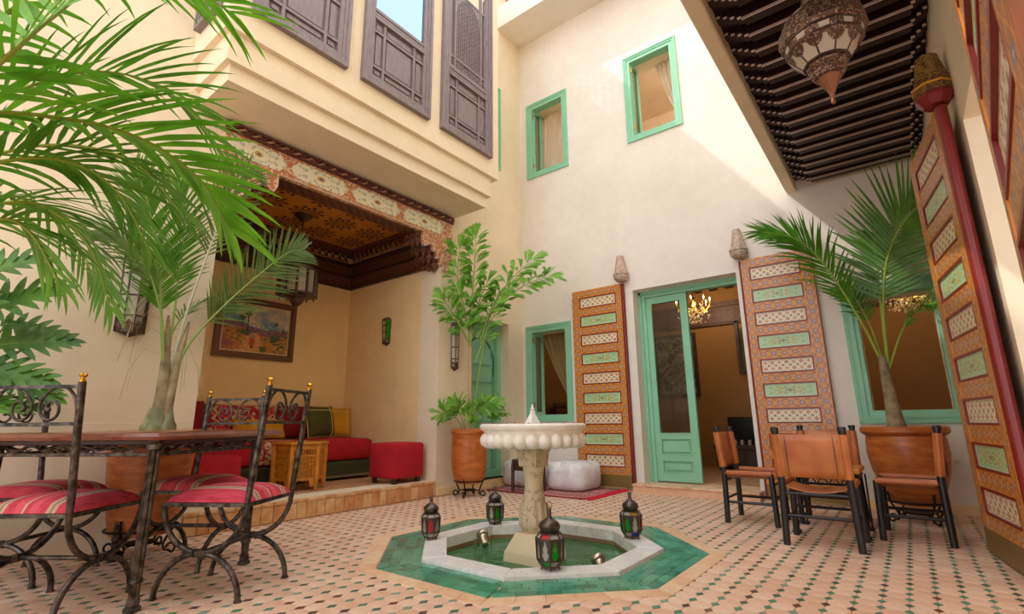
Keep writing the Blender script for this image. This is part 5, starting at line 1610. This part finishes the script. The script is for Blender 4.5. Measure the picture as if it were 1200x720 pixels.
# left palm in front of the alcove
lp = thing('potted_palm', 'slender feather palm with twin bulbous stems in tapered terracotta pot behind the dining table', 'potted plant', (-3.99, 1.31, .12))
oL = Vector((-3.99, 1.31, .12))
pot(lp, [(.155, 0), (.175, .01), (.20, .12), (.232, .36), (.25, .58), (.255, .615), (.275, .625), (.278, .65), (.262, .657), (.245, .64)], M('pale_terracotta_pot', '#b5783c', .45, fn=pot_fn))
pot_stand('black iron stand with scrolled feet under the feather palm pot', (-4.065, 1.285, 0), .20, .16, .3)
bt = MB()
for (bx, by, tx, ty, r_, h_) in ((0, 0, .03, .0, .075, .34), (.035, .045, -.05, -.02, .06, .24), (-.03, -.03, .06, .05, .058, .20), (.03, -.035, .02, -.10, .05, .15), (-.01, .05, -.12, .02, .045, .12)):
    bt.lathe([(r_*.55, .60), (r_*.95, .625), (r_*1.05, .655), (r_*.95, .69), (r_*.7, .60+h_*.5), (r_*.45, .60+h_*.8), (r_*.30, .60+h_), (.002, .60+h_*1.03)], 12, T=Matrix.Translation((bx, by, .6)) @ Matrix.Rotation(tx, 4, 'Y') @ Matrix.Rotation(ty, 4, 'X') @ Matrix.Translation((0, 0, -.6)))
bt.build('trunk', trunk_boot, lp, smooth=60)
MB().tube([(.005, .0, .70), (.01, .0, .9), (.005, -.005, 1.1), (.01, -.02, 1.3), (.01, -.03, 1.45)], [.05, .04, .030, .020, .008], 12).tube([(.02, .03, .70), (.02, .045, .92), (.015, .06, 1.12), (.02, .085, 1.3), (.02, .10, 1.42)], [.04, .032, .026, .017, .007], 12).build('crownshaft', trunk_mat, lp, smooth=60)
LM = [leaf_olive, stem_green]
frond(lp, [(-3.99, 1.318, 1.10), (-3.97, 1.241, 1.494), (-3.95, 1.179, 1.848), (-3.93, 1.064, 2.252), (-3.91, .93, 2.56)], 62, .42, .017, [leaf_mid, stem_green], .25, .32, (1, .2, 0), .013, .8, .05, oL)
frond(lp, [(-3.99, 1.339, 1.12), (-3.95, 1.376, 1.577), (-3.90, 1.445, 2.044), (-3.86, 1.522, 2.479), (-3.86, 1.60, 2.75), (-3.9, 1.72, 2.82)], 40, .34, .016, [leaf_olive, M('pale_midrib', '#b5b59a', .5)], .5, .40, (1, 0, 0), .012, .7, .1, oL)
frond(lp, [(-3.99, 1.351, 1.089), (-3.95, 1.418, 1.365), (-3.91, 1.576, 1.64), (-3.87, 1.809, 1.956), (-3.85, 2.02, 2.20), (-3.85, 2.16, 2.27)], 52, .38, .016, LM, .35, .34, (1, .1, .2), .012, .85, .05, oL)
frond(lp, [(-3.99, 1.318, 1.10), (-3.93, 1.22, 1.547), (-3.88, 1.08, 1.85), (-3.84, .90, 2.02), (-3.83, .78, 2.02)], 36, .32, .015, LM, .6, .4, (1, 0, .4), .011, .8, .1, oL)
frond(lp, [(-3.99, 1.318, 1.10), (-3.97, 1.307, 1.691), (-3.96, 1.285, 2.265), (-3.93, 1.178, 2.626)], 46, .36, .016, [leaf_mid, stem_green], .3, .4, (1, .3, 0), .011, .75, .05, oL)
frond(lp, [(-3.99, 1.31, 1.10), (-4.08, 1.36, 1.5), (-4.12, 1.55, 1.75), (-4.12, 1.85, 1.80)], 30, .28, .014, LM, .7, .4, None, .010, .8, .1, oL)
hang = MB()
for k in range(16):
    a = rl.uniform(0, 6.28); L = rl.uniform(.25, .5); h = rl.uniform(1.1, 1.7)
    hang.tube([(math.cos(a)*.03, math.sin(a)*.03, h), (math.cos(a)*.14, math.sin(a)*.16, h+.05), (math.cos(a)*.2, math.sin(a)*.25, h-.1), (math.cos(a)*.22, math.sin(a)*.28, h-.1-L*.6)], .0016, 3)
stuff(hang.build('leaf_fibres', M('leaf_fibre', '#9a9468', .7), lp))

def clamp(root_, ax, lo, hi):
    for o in root_.children:
        off = root_.location[ax]
        for v in o.data.vertices: v.co[ax] = min(hi-off, max(lo-off, v.co[ax]))
clamp(mp, 0, XL+.03, 9)
lp.location = (-4.065, 1.285, .12)
clamp(lp, 0, XL+.02, 9)
# right palm
rpm = thing('potted_palm', 'tall palm with broad arching fronds in wide glazed terracotta pot below the right window', 'potted plant', (-.06, 5.33, .13))
oR = Vector((-.06, 5.33, .13))
pot(rpm, [(.13, 0), (.155, .01), (.205, .10), (.255, .26), (.275, .40), (.270, .50), (.262, .535), (.285, .55), (.30, .565), (.30, .60), (.285, .61), (.26, .60)])
pot_stand('black iron stand with scrolled feet under the big palm pot beside the leather chairs', (-.06, 5.33, 0), .20, .16, .2)
MB().lathe([(.075, .56), (.06, .66), (.047, .82), (.038, .98), (.032, 1.10), (.022, 1.2)], 14, T=xf((-.02, -.02, 0), 0, .02, -.03)).build('trunk', trunk_mat, rpm, smooth=60)
RM = [leaf_dark, stem_yellow]
frond(rpm, [(-.085, 5.31, 1.20), (-.05, 5.30, 1.667), (.03, 5.24, 2.097), (.17, 5.12, 2.37), (.33, 4.95, 2.48), (.41, 4.8, 2.46)], 42, .60, .034, RM, .22, .26, (-.1, -1, .25), .014, 1.05, .02, oR, .6, jit=.06)
frond(rpm, [(-.10, 5.31, 1.20), (-.233, 5.25, 1.686), (-.42, 5.18, 2.182), (-.60, 5.10, 2.44), (-.87, 5.02, 2.56)], 50, .46, .024, [leaf_mid, stem_yellow], .35, .30, (.5, -.8, .6), .013, .85, .05, oR, .45)
frond(rpm, [(-.09, 5.32, 1.20), (-.055, 5.36, 1.825), (-.03, 5.42, 2.25), (-.03, 5.48, 2.45)], 20, .34, .024, RM, .3, .45, (-.1, -1, .2), .012, .8, .05, oR)
frond(rpm, [(-.085, 5.31, 1.20), (.06, 5.2, 1.52), (.2, 5.02, 1.66), (.33, 4.85, 1.64)], 24, .34, .022, [leaf_mid, stem_yellow], .45, .35, (-.2, -.6, .8), .010, .85, .1, oR)
frond(rpm, [(-.10, 5.33, 1.22), (-.16, 5.45, 1.6), (-.24, 5.58, 1.9), (-.34, 5.66, 2.06)], 22, .26, .018, RM, .5, .4, (0, -1, .5), .010, .8, .1, oR)

clamp(rpm, 0, -9, XR-.02)
clamp(rpm, 1, -9, YB-.04)
# areca palm at the left, mostly outside the frame
ar = thing('areca_palm', 'large bright green areca palm arching into view from the upper left', 'potted plant', (-2.55, -.38, 0))
oA = Vector((-2.55, -.38, 0))
pot(ar, [(.15, 0), (.18, .02), (.22, .2), (.24, .40), (.26, .41), (.26, .45), (.24, .46)])
for k in range(6):
    a = k*1.05
    MB().tube([(math.cos(a)*.08, math.sin(a)*.08, .4), (math.cos(a)*.10, math.sin(a)*.10, .8), (math.cos(a)*.12, math.sin(a)*.13, 1.2)], [.022, .02, .016], 8).build('cane', stem_yellow, ar, smooth=60)
base = (-2.52, -.34, 1.15)
AM = [leaf_bright, stem_yellow]; AD = [leaf_mid, stem_yellow]; AK = [leaf_dark, stem_yellow]
frond(ar, [base, (-2.1, -.20, 1.38), (-1.84, .02, 1.58), (-1.84, .24, 1.69), (-1.86, .44, 1.72), (-1.89, .62, 1.66), (-1.91, .74, 1.52)], 28, .40, .034, AM, .42, .30, None, .010, .95, .28, oA, .55)
frond(ar, [base, (-2.05, -.16, 1.5), (-1.66, .04, 1.62), (-1.62, .13, 1.82), (-1.72, .24, 2.12), (-1.85, .36, 2.35)], 24, .50, .026, AM, .60, .35, None, .011, .95, .2, oA, .6)
frond(ar, [base, (-2.2, -.16, 1.38), (-1.97, .12, 1.54), (-1.94, .27, 1.60), (-1.95, .41, 1.55), (-1.97, .54, 1.36)], 24, .34, .022, AD, .85, .35, None, .009, .95, .1, oA)
frond(ar, [base, (-2.4, -.1, 1.36), (-2.2, .17, 1.5), (-2.2, .29, 1.52), (-2.18, .41, 1.41), (-2.21, .5, 1.22)], 22, .34, .022, AD, .9, .30, None, .009, .95, .1, oA)
frond(ar, [base, (-2.55, -.12, 1.65), (-2.5, .17, 2.05), (-2.46, .39, 2.25), (-2.41, .63, 2.26), (-2.36, .85, 2.05)], 28, .46, .024, AD, .45, .30, None, .010, .95, .2, oA, .5)
frond(ar, [base, (-2.25, -.14, 1.65), (-2.04, .07, 2.04), (-2.01, .2, 2.30), (-1.96, .44, 2.45), (-1.94, .66, 2.44)], 22, .46, .024, AM, .55, .35, None, .010, .95, .15, oA, .6)
frond(ar, [base, (-2.75, -.12, 1.55), (-2.72, .18, 1.87), (-2.59, .38, 1.95), (-2.52, .58, 1.92), (-2.52, .78, 1.75)], 24, .40, .022, AK, .5, .30, None, .010, .95, .15, oA, .5)
frond(ar, [base, (-2.2, -.12, 1.28), (-1.97, .13, 1.37), (-1.95, .22, 1.36), (-1.98, .32, 1.22)], 16, .30, .020, AD, .9, .4, None, .008, .95, .1, oA)
frond(ar, [base, (-2.6, .0, 1.5), (-2.75, .25, 1.72), (-2.85, .45, 1.66), (-2.92, .60, 1.45)], 20, .34, .020, AK, .7, .35, None, .009, .95, .1, oA)

# split-leaf plant by the left wall
ph_ = thing('split_leaf_philodendron', 'broad-leaved philodendron by the left wall below the areca fronds', 'potted plant', (-4.05, .12, 0))
oP = Vector((-4.05, .12, 0))
pot(ph_, [(.13, 0), (.15, .02), (.19, .2), (.21, .38), (.23, .39), (.23, .43), (.21, .44)])
def lobed(c, d, nrm, L, W, mat, stem_from):
    # a deeply cut blade: a solid middle strip with finger lobes to both sides
    d = Vector(d).normalized(); n_ = Vector(nrm).normalized(); sd_ = d.cross(n_).normalized(); n_ = sd_.cross(d)
    c = Vector(c)-oP-Vector((0, 0, .10)); L *= .85; W *= .85
    b = MB()
    sag = lambda t: c+d*L*t-n_*.16*L*t*t
    K = 8
    mid, lft, rgt = [], [], []
    for i in range(K+1):
        t = -.08+1.05*i/K; wv = W*.17*max(.05, math.sin(PI*min(1, .15+.85*max(0, t))))**.6
        mid.append(sag(t)); lft.append(sag(t)+sd_*wv+n_*wv*.2); rgt.append(sag(t)-sd_*wv+n_*wv*.2)
    V = mid+lft+rgt; n = K+1
    b.add(V, [(i, i+1, n+i+1, n+i) for i in range(K)]+[(i, 2*n+i, 2*n+i+1, i+1) for i in range(K)], 0)
    for s in (-1, 1):
        for i in range(7):
            t = .0+.86*i/6
            a = 1.45-.95*i/6
            ll = W*(.50-.26*abs(i-2.2)/4)
            leaflet(b, sag(t)+sd_*s*W*.05, sd_*s*math.sin(a)+d*math.cos(a)+n_*.12, ll, W*.15, n_, .35, 0, 4)
    leaflet(b, sag(.88), d-n_*.2, L*.26, W*.16, n_, .3, 0, 4)
    b.tube([Vector(stem_from)-oP, (Vector(stem_from)-oP).lerp(c, .5)+Vector((0, 0, .08)), c, sag(.3)], [.009, .008, .006, .003], 6, 1)
    b.build('leaf', [mat, stem_green], ph_, smooth=60)
sf_ = (-4.05, .14, .42)
for c, d, n_, L, W, mt in (((-3.90, .40, 1.34), (.10, .9, .25), (1, -.2, .7), .42, .36, leaf_philo), ((-3.92, .32, 1.52), (.3, .7, .5), (.9, -.1, .8), .46, .40, leaf_philo), ((-3.85, .30, 1.22), (.3, .8, -.1), (.9, -.4, .8), .44, .40, leaf_dark),
                           ((-3.95, .48, 1.18), (.1, .9, -.35), (1, .2, .5), .34, .30, leaf_mid), ((-3.80, .22, 1.05), (.3, .8, -.05), (.7, -.2, 1), .42, .32, leaf_dark), ((-3.90, .24, 1.68), (.2, .6, .5), (.9, -.3, .7), .42, .34, leaf_philo),
                           ((-4.0, .45, 1.48), (0, .95, -.1), (1, .0, .5), .36, .28, leaf_philo), ((-3.75, .16, .98), (.5, .6, .1), (.5, -.3, 1), .40, .30, leaf_mid), ((-3.85, .12, 1.40), (.5, .4, .3), (.8, -.4, .7), .42, .38, leaf_philo), ((-3.98, .36, 1.02), (.1, .9, .05), (.9, -.1, .8), .36, .26, leaf_dark)):
    lobed(c, d, n_, L, W, mt, sf_)

# ---------------------------------------------------------------- lamps
def hall_lantern():
    t = thing('hanging_lantern', 'large pierced brass-brown lantern hanging below the dark gallery beams', 'lantern', (-.068, 2.62, 2.30), .12)
    N = 10
    MB().lathe([(.003, -.03), (.010, -.024), (.010, -.012), (.006, .0), (.014, .03), (.034, .075), (.052, .112)], N).build('tip', M('copper_tip', '#8a5a40', .4, metal=.7), t)
    MB().lathe([(.055, .112), (.066, .118), (.068, .128), (.074, .134), (.076, .148), (.070, .154), (.086, .168), (.090, .180), (.078, .188), (.098, .192)], N).build('lower_tier', lantern_lace, t)
    def facet(b, r0_, z0, r1_, z1, i, f0, f1, off=0):
        a, a2_ = 2*PI*i/N, 2*PI*(i+1)/N
        P0, P1 = Vector((math.cos(a), math.sin(a), 0)), Vector((math.cos(a2_), math.sin(a2_), 0))
        q = lambda f, r, z: P0.lerp(P1, f)*(r+off)+Vector((0, 0, z))
        b.face([q(f0, r0_, z0), q(f1, r0_, z0), q(f1, r1_, z1), q(f0, r1_, z1)])
    gr = lambda z: .100+(.164-.100)*(z-.192)/(.278-.192)
    for i in range(N):
        b = MB(); facet(b, gr(.192), .192, gr(.275), .275, i, .0, 1); b.build('pane', lantern_milk, t)
        lb = MB()
        facet(lb, gr(.262), .262, gr(.278), .278, i, 0, 1, .003)
        for f0, f1, z0, z1 in ((0, .40, .252, .262), (.60, 1, .252, .262), (0, .36, .244, .252), (.64, 1, .244, .252), (0, .30, .236, .244), (.70, 1, .236, .244), (0, .18, .228, .236), (.82, 1, .228, .236), (0, .06, .192, .228), (.94, 1, .192, .228)): facet(lb, gr(z0), z0, gr(z1), z1, i, f0, f1, .003)
        lb.build('pierced_plate', lantern_lace, t)
        b = MB(); facet(b, .166, .288, .172, .312, i, .3, .7, .004); b.build('small_pane', lantern_milk, t)
    eb = MB()
    for i in range(N):
        c, s = math.cos(2*PI*i/N), math.sin(2*PI*i/N)
        eb.tube([(c*.099, s*.099, .192), (c*.164, s*.164, .278)], .004, 5)
    for r, z in ((.099, .192), (.164, .279), (.176, .318)): eb.tube([(r*math.cos(2*PI*i/N), r*math.sin(2*PI*i/N), z) for i in range(N)], .005, 5, closed=True)
    eb.build('edges', lantern_metal, t)
    MB().lathe([(.162, .278), (.166, .285), (.175, .318), (.184, .326), (.192, .345), (.184, .415), (.172, .425), (.150, .455), (.146, .465)], N).build('body_band', lantern_lace, t)
    for i in range(N):
        b = MB(); facet(b, .170, .432, .150, .458, i, .3, .7, .004); b.build('small_pane', lantern_milk, t)
    MB().lathe([(.146, .465), (.11, .485), (.075, .505), (.07, .52), (.072, .545), (.060, .60), (.045, .615), (.025, .625)], N).build('dome', lantern_lace, t)
    lf = MB()
    for i in range(8):
        a = i*PI/4; c, s = math.cos(a), math.sin(a)
        lf.add([(c*.02-s*.012, s*.02+c*.012, .62), (c*.02+s*.012, s*.02-c*.012, .62), (c*.055+s*.016, s*.055-c*.016, .665), (c*.085, s*.085, .668), (c*.055-s*.016, s*.055+c*.016, .665)], [(0, 1, 2, 3, 4)])
    lf.build('leaf_crown', silver, t)
    MB().tube([(0, 0, .62), (0, 0, 1.05)], .007, 6).lathe([(.03, 1.03), (.05, 1.05)], 12).build('suspension_rod', lantern_metal, t)
    return t
hall_lantern()

# lantern hanging in the alcove
t = thing('hanging_lantern', 'many-sided hanging lantern with clear and coloured panes in the alcove', 'lantern', (-5.50, 2.965, 2.18))
N = 12
MB().lathe([(.004, -.03), (.03, -.02), (.07, .02), (.09, .06), (.12, .085), (.13, .10)], N).build('bowl', lantern_metal, t)
MB().lathe([(.13, .10), (.225, .105), (.228, .125), (.21, .13)], N).build('lower_tray', lantern_metal, t)
cols = [pane_white, pane_white, pane_red, pane_white, pane_white, pane_white]
eb = MB()
for i in range(N):
    a, a2_ = 2*PI*i/N, 2*PI*(i+1)/N
    MB().face([(.21*math.cos(a), .21*math.sin(a), .13), (.21*math.cos(a2_), .21*math.sin(a2_), .13), (.21*math.cos(a2_), .21*math.sin(a2_), .40), (.21*math.cos(a), .21*math.sin(a), .40)]).build('pane', cols[i % 6], t)
    eb.tube([(.212*math.cos(a), .212*math.sin(a), .11), (.212*math.cos(a), .212*math.sin(a), .42)], .017, 5)
    eb.lathe([(.002, .07), (.010, .085), (.012, .105)], 6, T=Matrix.Translation((.22*math.cos(a), .22*math.sin(a), 0)))
eb.build('frame', lantern_metal, t)
MB().lathe([(.228, .40), (.23, .42), (.20, .44), (.14, .47), (.10, .52), (.06, .56), (.02, .58)], N).build('roof', lantern_metal, t)
MB().tube([(0, 0, .57), (0, 0, 1.06)], .008, 6).lathe([(.02, 1.04), (.10, 1.095), (.11, 1.12)], 12).build('suspension_rod', lantern_metal, t)

def sconce(label, loc, rz, h, wd, glass, bars=5):
    t = thing('wall_lantern', label, 'lantern', loc, rz, 'caged wall lanterns')
    n = bars; r = wd/2
    A = [PI*i/(n-1) for i in range(n)]
    tp = 1.0
    fr_ = MB()
    q = lambda a, k, z: (r*k*math.cos(a), -r*.9*k*math.sin(a), z)
    for a in A: fr_.tube([q(a, .78, 0), q(a, 1, h*.93)], .0055, 5)
    for f in (0, .03, .2, .45, .72, .93): fr_.tube([q(a, .78+.22*f, h*f) for a in A], .006, 5)
    fr_.build('cage', lantern_metal, t)
    b = MB()
    for i in range(n-1):
        b.face([q(A[i], .75, .01), q(A[i+1], .75, .01), q(A[i+1], .95, h*.92), q(A[i], .95, h*.92)])
    b.build('glass', glass, t)
    for z0, z1 in ((0, h*.10), (h*.90, h*.97)):
        lc_ = MB()
        for i in range(n-1):
            k0, k1 = .79+.22*z0/h, .79+.22*z1/h
            lc_.face([q(A[i], k0, z0), q(A[i+1], k0, z0), q(A[i+1], k1, z1), q(A[i], k1, z1)])
            m = (A[i]+A[i+1])/2
            if z0 == 0: lc_.face([q(A[i], k1, z1), q(A[i+1], k1, z1), q(m, k1, z1+h*.05)])
        lc_.build('pierced_collar', lantern_lace, t)
    MB().lathe([(r*1.02, h*.97), (r*.5, h*1.03), (.006, h*1.07)], 10, T=Matrix.Diagonal((1, .9, 1, 1))).build('cap', lantern_metal, t)
    MB().box(-r*.95, r*.95, -.004, .0, 0, h*.98).build('back_plate', lantern_metal, t)
    MB().lathe([(.004, -.03), (r*.5, -.01), (r*.76, 0)], 10, T=Matrix.Diagonal((1, .9, 1, 1))).build('foot', lantern_metal, t)
    return t
sconce('tall caged wall lantern with milky glass left of the feather palm', (XL+.002, 1.12, 1.46), PI/2, .60, .20, lantern_milk)
sconce('narrow caged wall lantern between the alcove and the green arched door', (XL+.002, 4.46, 1.46), PI/2, .58, .13, lantern_milk, 4)
sconce('small wall lantern with green glass on the right wall of the alcove', (-5.35, 4.188, 1.84), 0, .34, .15, pane_green, 4)

def chandelier(label, loc, R, lamp):
    t = thing('chandelier', label, 'chandelier', loc, 0, 'gilt crystal chandeliers')
    MB().lathe([(.004, -.02), (.03, 0), (.02, .05), (.04, .08), (.015, .12), (.025, .2), (.008, .24), (.008, 3.01-loc[2]), (.05, 3.015-loc[2]), (.05, 3.02-loc[2])], 12).build('stem', brass, t, smooth=40)
    N = 8
    dr = MB(); rc = random.Random(3)
    for k in range(N):
        a = 2*PI*k/N+.2; c, s = math.cos(a), math.sin(a)
        MB().tube([(0, 0, .06), (c*R*.4, s*R*.4, -.02), (c*R*.8, s*R*.8, .02), (c*R, s*R, .10)], .006, 6).lathe([(.006, .09), (.022, .10), (.026, .11), (.01, .112)], 8, T=Matrix.Translation((c*R, s*R, 0))).build('arm', brass, t, smooth=40)
        MB().lathe([(.008, .112), (.008, .155)], 8, T=Matrix.Translation((c*R, s*R, 0))).build('candle', curtain_mat, t)
        MB().lathe([(.002, .155), (.009, .168), (.008, .182), (.001, .205)], 8, T=Matrix.Translation((c*R, s*R, 0))).build('bulb', bulb_mat, t)
    for k in range(150):
        a = rc.uniform(0, 6.28); r = R*rc.uniform(.15, 1.02); z = rc.uniform(-.14, .09)-.05*(1-r/R)
        dr.ball((r*math.cos(a), r*math.sin(a), z), rc.uniform(.007, .014), 6, 4, sc=(1, 1, 1.5))
    stuff(dr.build('crystal_drops', crystal, t))
    ld = bpy.data.lights.new('chandelier_light', 'POINT'); ld.energy = lamp; ld.color = (1, .80, .52); ld.shadow_soft_size = .12
    lo = bpy.data.objects.new('chandelier_light', ld); COL.objects.link(lo); lo.parent = t; lo.location = (0, 0, .20)
    return t
chandelier('lit crystal chandelier seen through the open half of the salon doorway', (-2.34, 7.5, 2.40), .24, 13)
chandelier('gilt chandelier seen through the right window behind the palm fronds', (.17, 7.3, 2.18), .24, 7)
def add_fill_globe(label, loc, e):  # globe fitting and point light added out of view to brighten the upper rooms
    t = thing('fill_globe', label, 'lamp', loc, 0, 'added fill globes of the upper rooms')
    MB().ball((0, 0, -.12), .09, 16, 10).build('globe', M('fill_globe_glow', '#fff3dc', .4, emit=('#ffe8c8', 4)), t, smooth=180)
    MB().lathe([(.04, -.03), (.05, 0)], 12).build('ceiling_rose', brass, t)
    ld = bpy.data.lights.new('globe_fill_light', 'POINT'); ld.energy = e*.75; ld.color = (1, .94, .86); ld.shadow_soft_size = .1
    lo = bpy.data.objects.new('globe_fill_light', ld); COL.objects.link(lo); lo.parent = t; lo.location = (0, 0, -.26)
add_fill_globe('added fill globe, out of view, in the upper room on the left', (-3.4, 6.42, 6.05), 12)
add_fill_globe('added fill globe, out of view, in the upper room on the right', (-1.4, 6.42, 6.05), 14)

# ---------------------------------------------------------------- what shows of the salon
t = thing('sideboard', 'dark wooden sideboard at the back of the salon seen through the open doorway', 'cabinet', (-1.95, 8.22, .09))
MB().bbox(-.45, .45, -.22, .22, .30, .36, .006).build('top', wood_dark, t)
MB().bbox(-.42, .42, -.20, .20, .06, .30, .006).build('body', wood_dark, t)
for sx in (-1, 1):
    for sy in (-1, 1): MB().bbox(sx*.37-.025, sx*.37+.025, sy*.16-.025, sy*.16+.025, 0, .062, .003).build('foot', wood_dark, t)
for sx in (-1, 1): MB().bbox(sx*.21-.19, sx*.21+.19, -.215, -.20, .08, .28, .004).build('door', wood_dark, t)
o = thing('television', 'black flat television standing on the salon sideboard', 'television', (-1.93, 8.3, .451)); MB().bbox(-.30, .30, -.02, .02, .04, .40, .006).bbox(-.12, .12, -.06, .06, 0, .012, .003).bbox(-.03, .03, -.015, .015, .01, .05, .003).build('screen', screen_black, o)
for k, (x, y_) in enumerate(((-2.22, 8.09), (-2.10, 8.11), (-2.0, 8.08), (-1.90, 8.10))):
    o = MB().lathe([(.022, 0), (.028, .07), (.026, .07), (.02, .006)], 12, cap=False).build('tea_glass', pane_white, smooth=40); o.location = (x, y_, .4505)
    tag(o, '%s tea glass from the left in the row on the salon sideboard' % ('first', 'second', 'third', 'fourth')[k], 'glass', 'tea glasses on the salon sideboard')
t = thing('wall_mirror', 'dark framed mirror on the back wall of the salon, cut by the door edge', 'mirror', (-1.72, 8.49, 1.52))
b = MB(); ring(b, -.30, .30, 0, .92, .05, -.05, 0, lambda a, z, d: (a, d, z)); b.build('frame', wood_dark, t)
MB().face([(-.25, -.02, .05), (.25, -.02, .05), (.25, -.02, .87), (-.25, -.02, .87)]).build('mirror_plate', M('dim_mirror', '#6a5a48', .1, metal=.8), t)
t = thing('picture', 'dark framed picture of plants seen through the glazed door leaf', 'picture', (-3.02, 8.49, 1.20))
b = MB(); ring(b, -.36, .36, 0, 1.05, .05, -.04, 0, lambda a, z, d: (a, d, z)); b.build('frame', wood_dark, t)
MB().face([(-.31, -.02, .05), (.31, -.02, .05), (.31, -.02, 1.0), (-.31, -.02, 1.0)]).build('print', M('grey_print', '#6a604e', .4, fn=lambda g, c: g.mix(g.rng(g.noise(6, 4, dist=2), .4, .6), hx('#26221d'), hx('#9c9272'))), t)
t = thing('mantelpiece', 'carved wooden mantelpiece with dark cupboard seen through the low left window', 'fireplace', (-4.35, 7.6, .09))
MB().bbox(-.25, .25, -.6, .6, .95, 1.02, .01).bbox(-.22, .22, -.56, .56, .86, .95, .01).bbox(-.2, .2, -.55, -.35, 0, .86, .01).bbox(-.2, .2, .35, .55, 0, .86, .01).build('surround', M('brown_wood', '#7a4a28', .5, fn=wood_fn(3, 3)), t)
MB().bbox(-.2, .1, -.35, .35, 0, .86, .01).build('firebox', screen_black, t)
t = thing('armchair', 'dim dark armchair inside the low left window', 'armchair', (-3.75, 6.9, .09), .6)
MB().rbox((0, 0, .28), (.62, .6, .34), .07).build('seat', wood_dark, t, smooth=60); MB().rbox((0, .26, .62), (.62, .16, .5), .06).build('backrest', wood_dark, t, smooth=60)
for sx in (-1, 1): MB().rbox((sx*.30, 0, .45), (.12, .6, .3), .05).build('arm', wood_dark, t, smooth=60)
for sx in (-1, 1):
    for sy in (-1, 1): MB().bbox(sx*.25-.025, sx*.25+.025, sy*.22-.025, sy*.22+.025, 0, .13, .003).build('foot', wood_dark, t)
t = thing('wall_socket', 'white plastic wall socket low on the back wall beside the leather chair', 'socket', (.258, YB-.0005, .395))
MB().bbox(-.042, .042, -.012, 0, 0, .075, .004).build('plate', socket_mat, t)
MB().lathe([(.022, 0), (.022, .004)], 16, T=Matrix.Translation((0, -.010, .0375)) @ Matrix.Rotation(PI/2, 4, 'X')).build('insert', M('socket_insert', '#c9c0b0', .5), t)
t = thing('ceiling_vent_rose', 'dark rosette on the painted alcove ceiling holding the lantern rod', 'rosette', (-5.50, 2.965, 3.285))
MB().lathe([(.05, -.012), (.09, -.006), (.10, .014)], 12).build('plate', wood_dark, t)
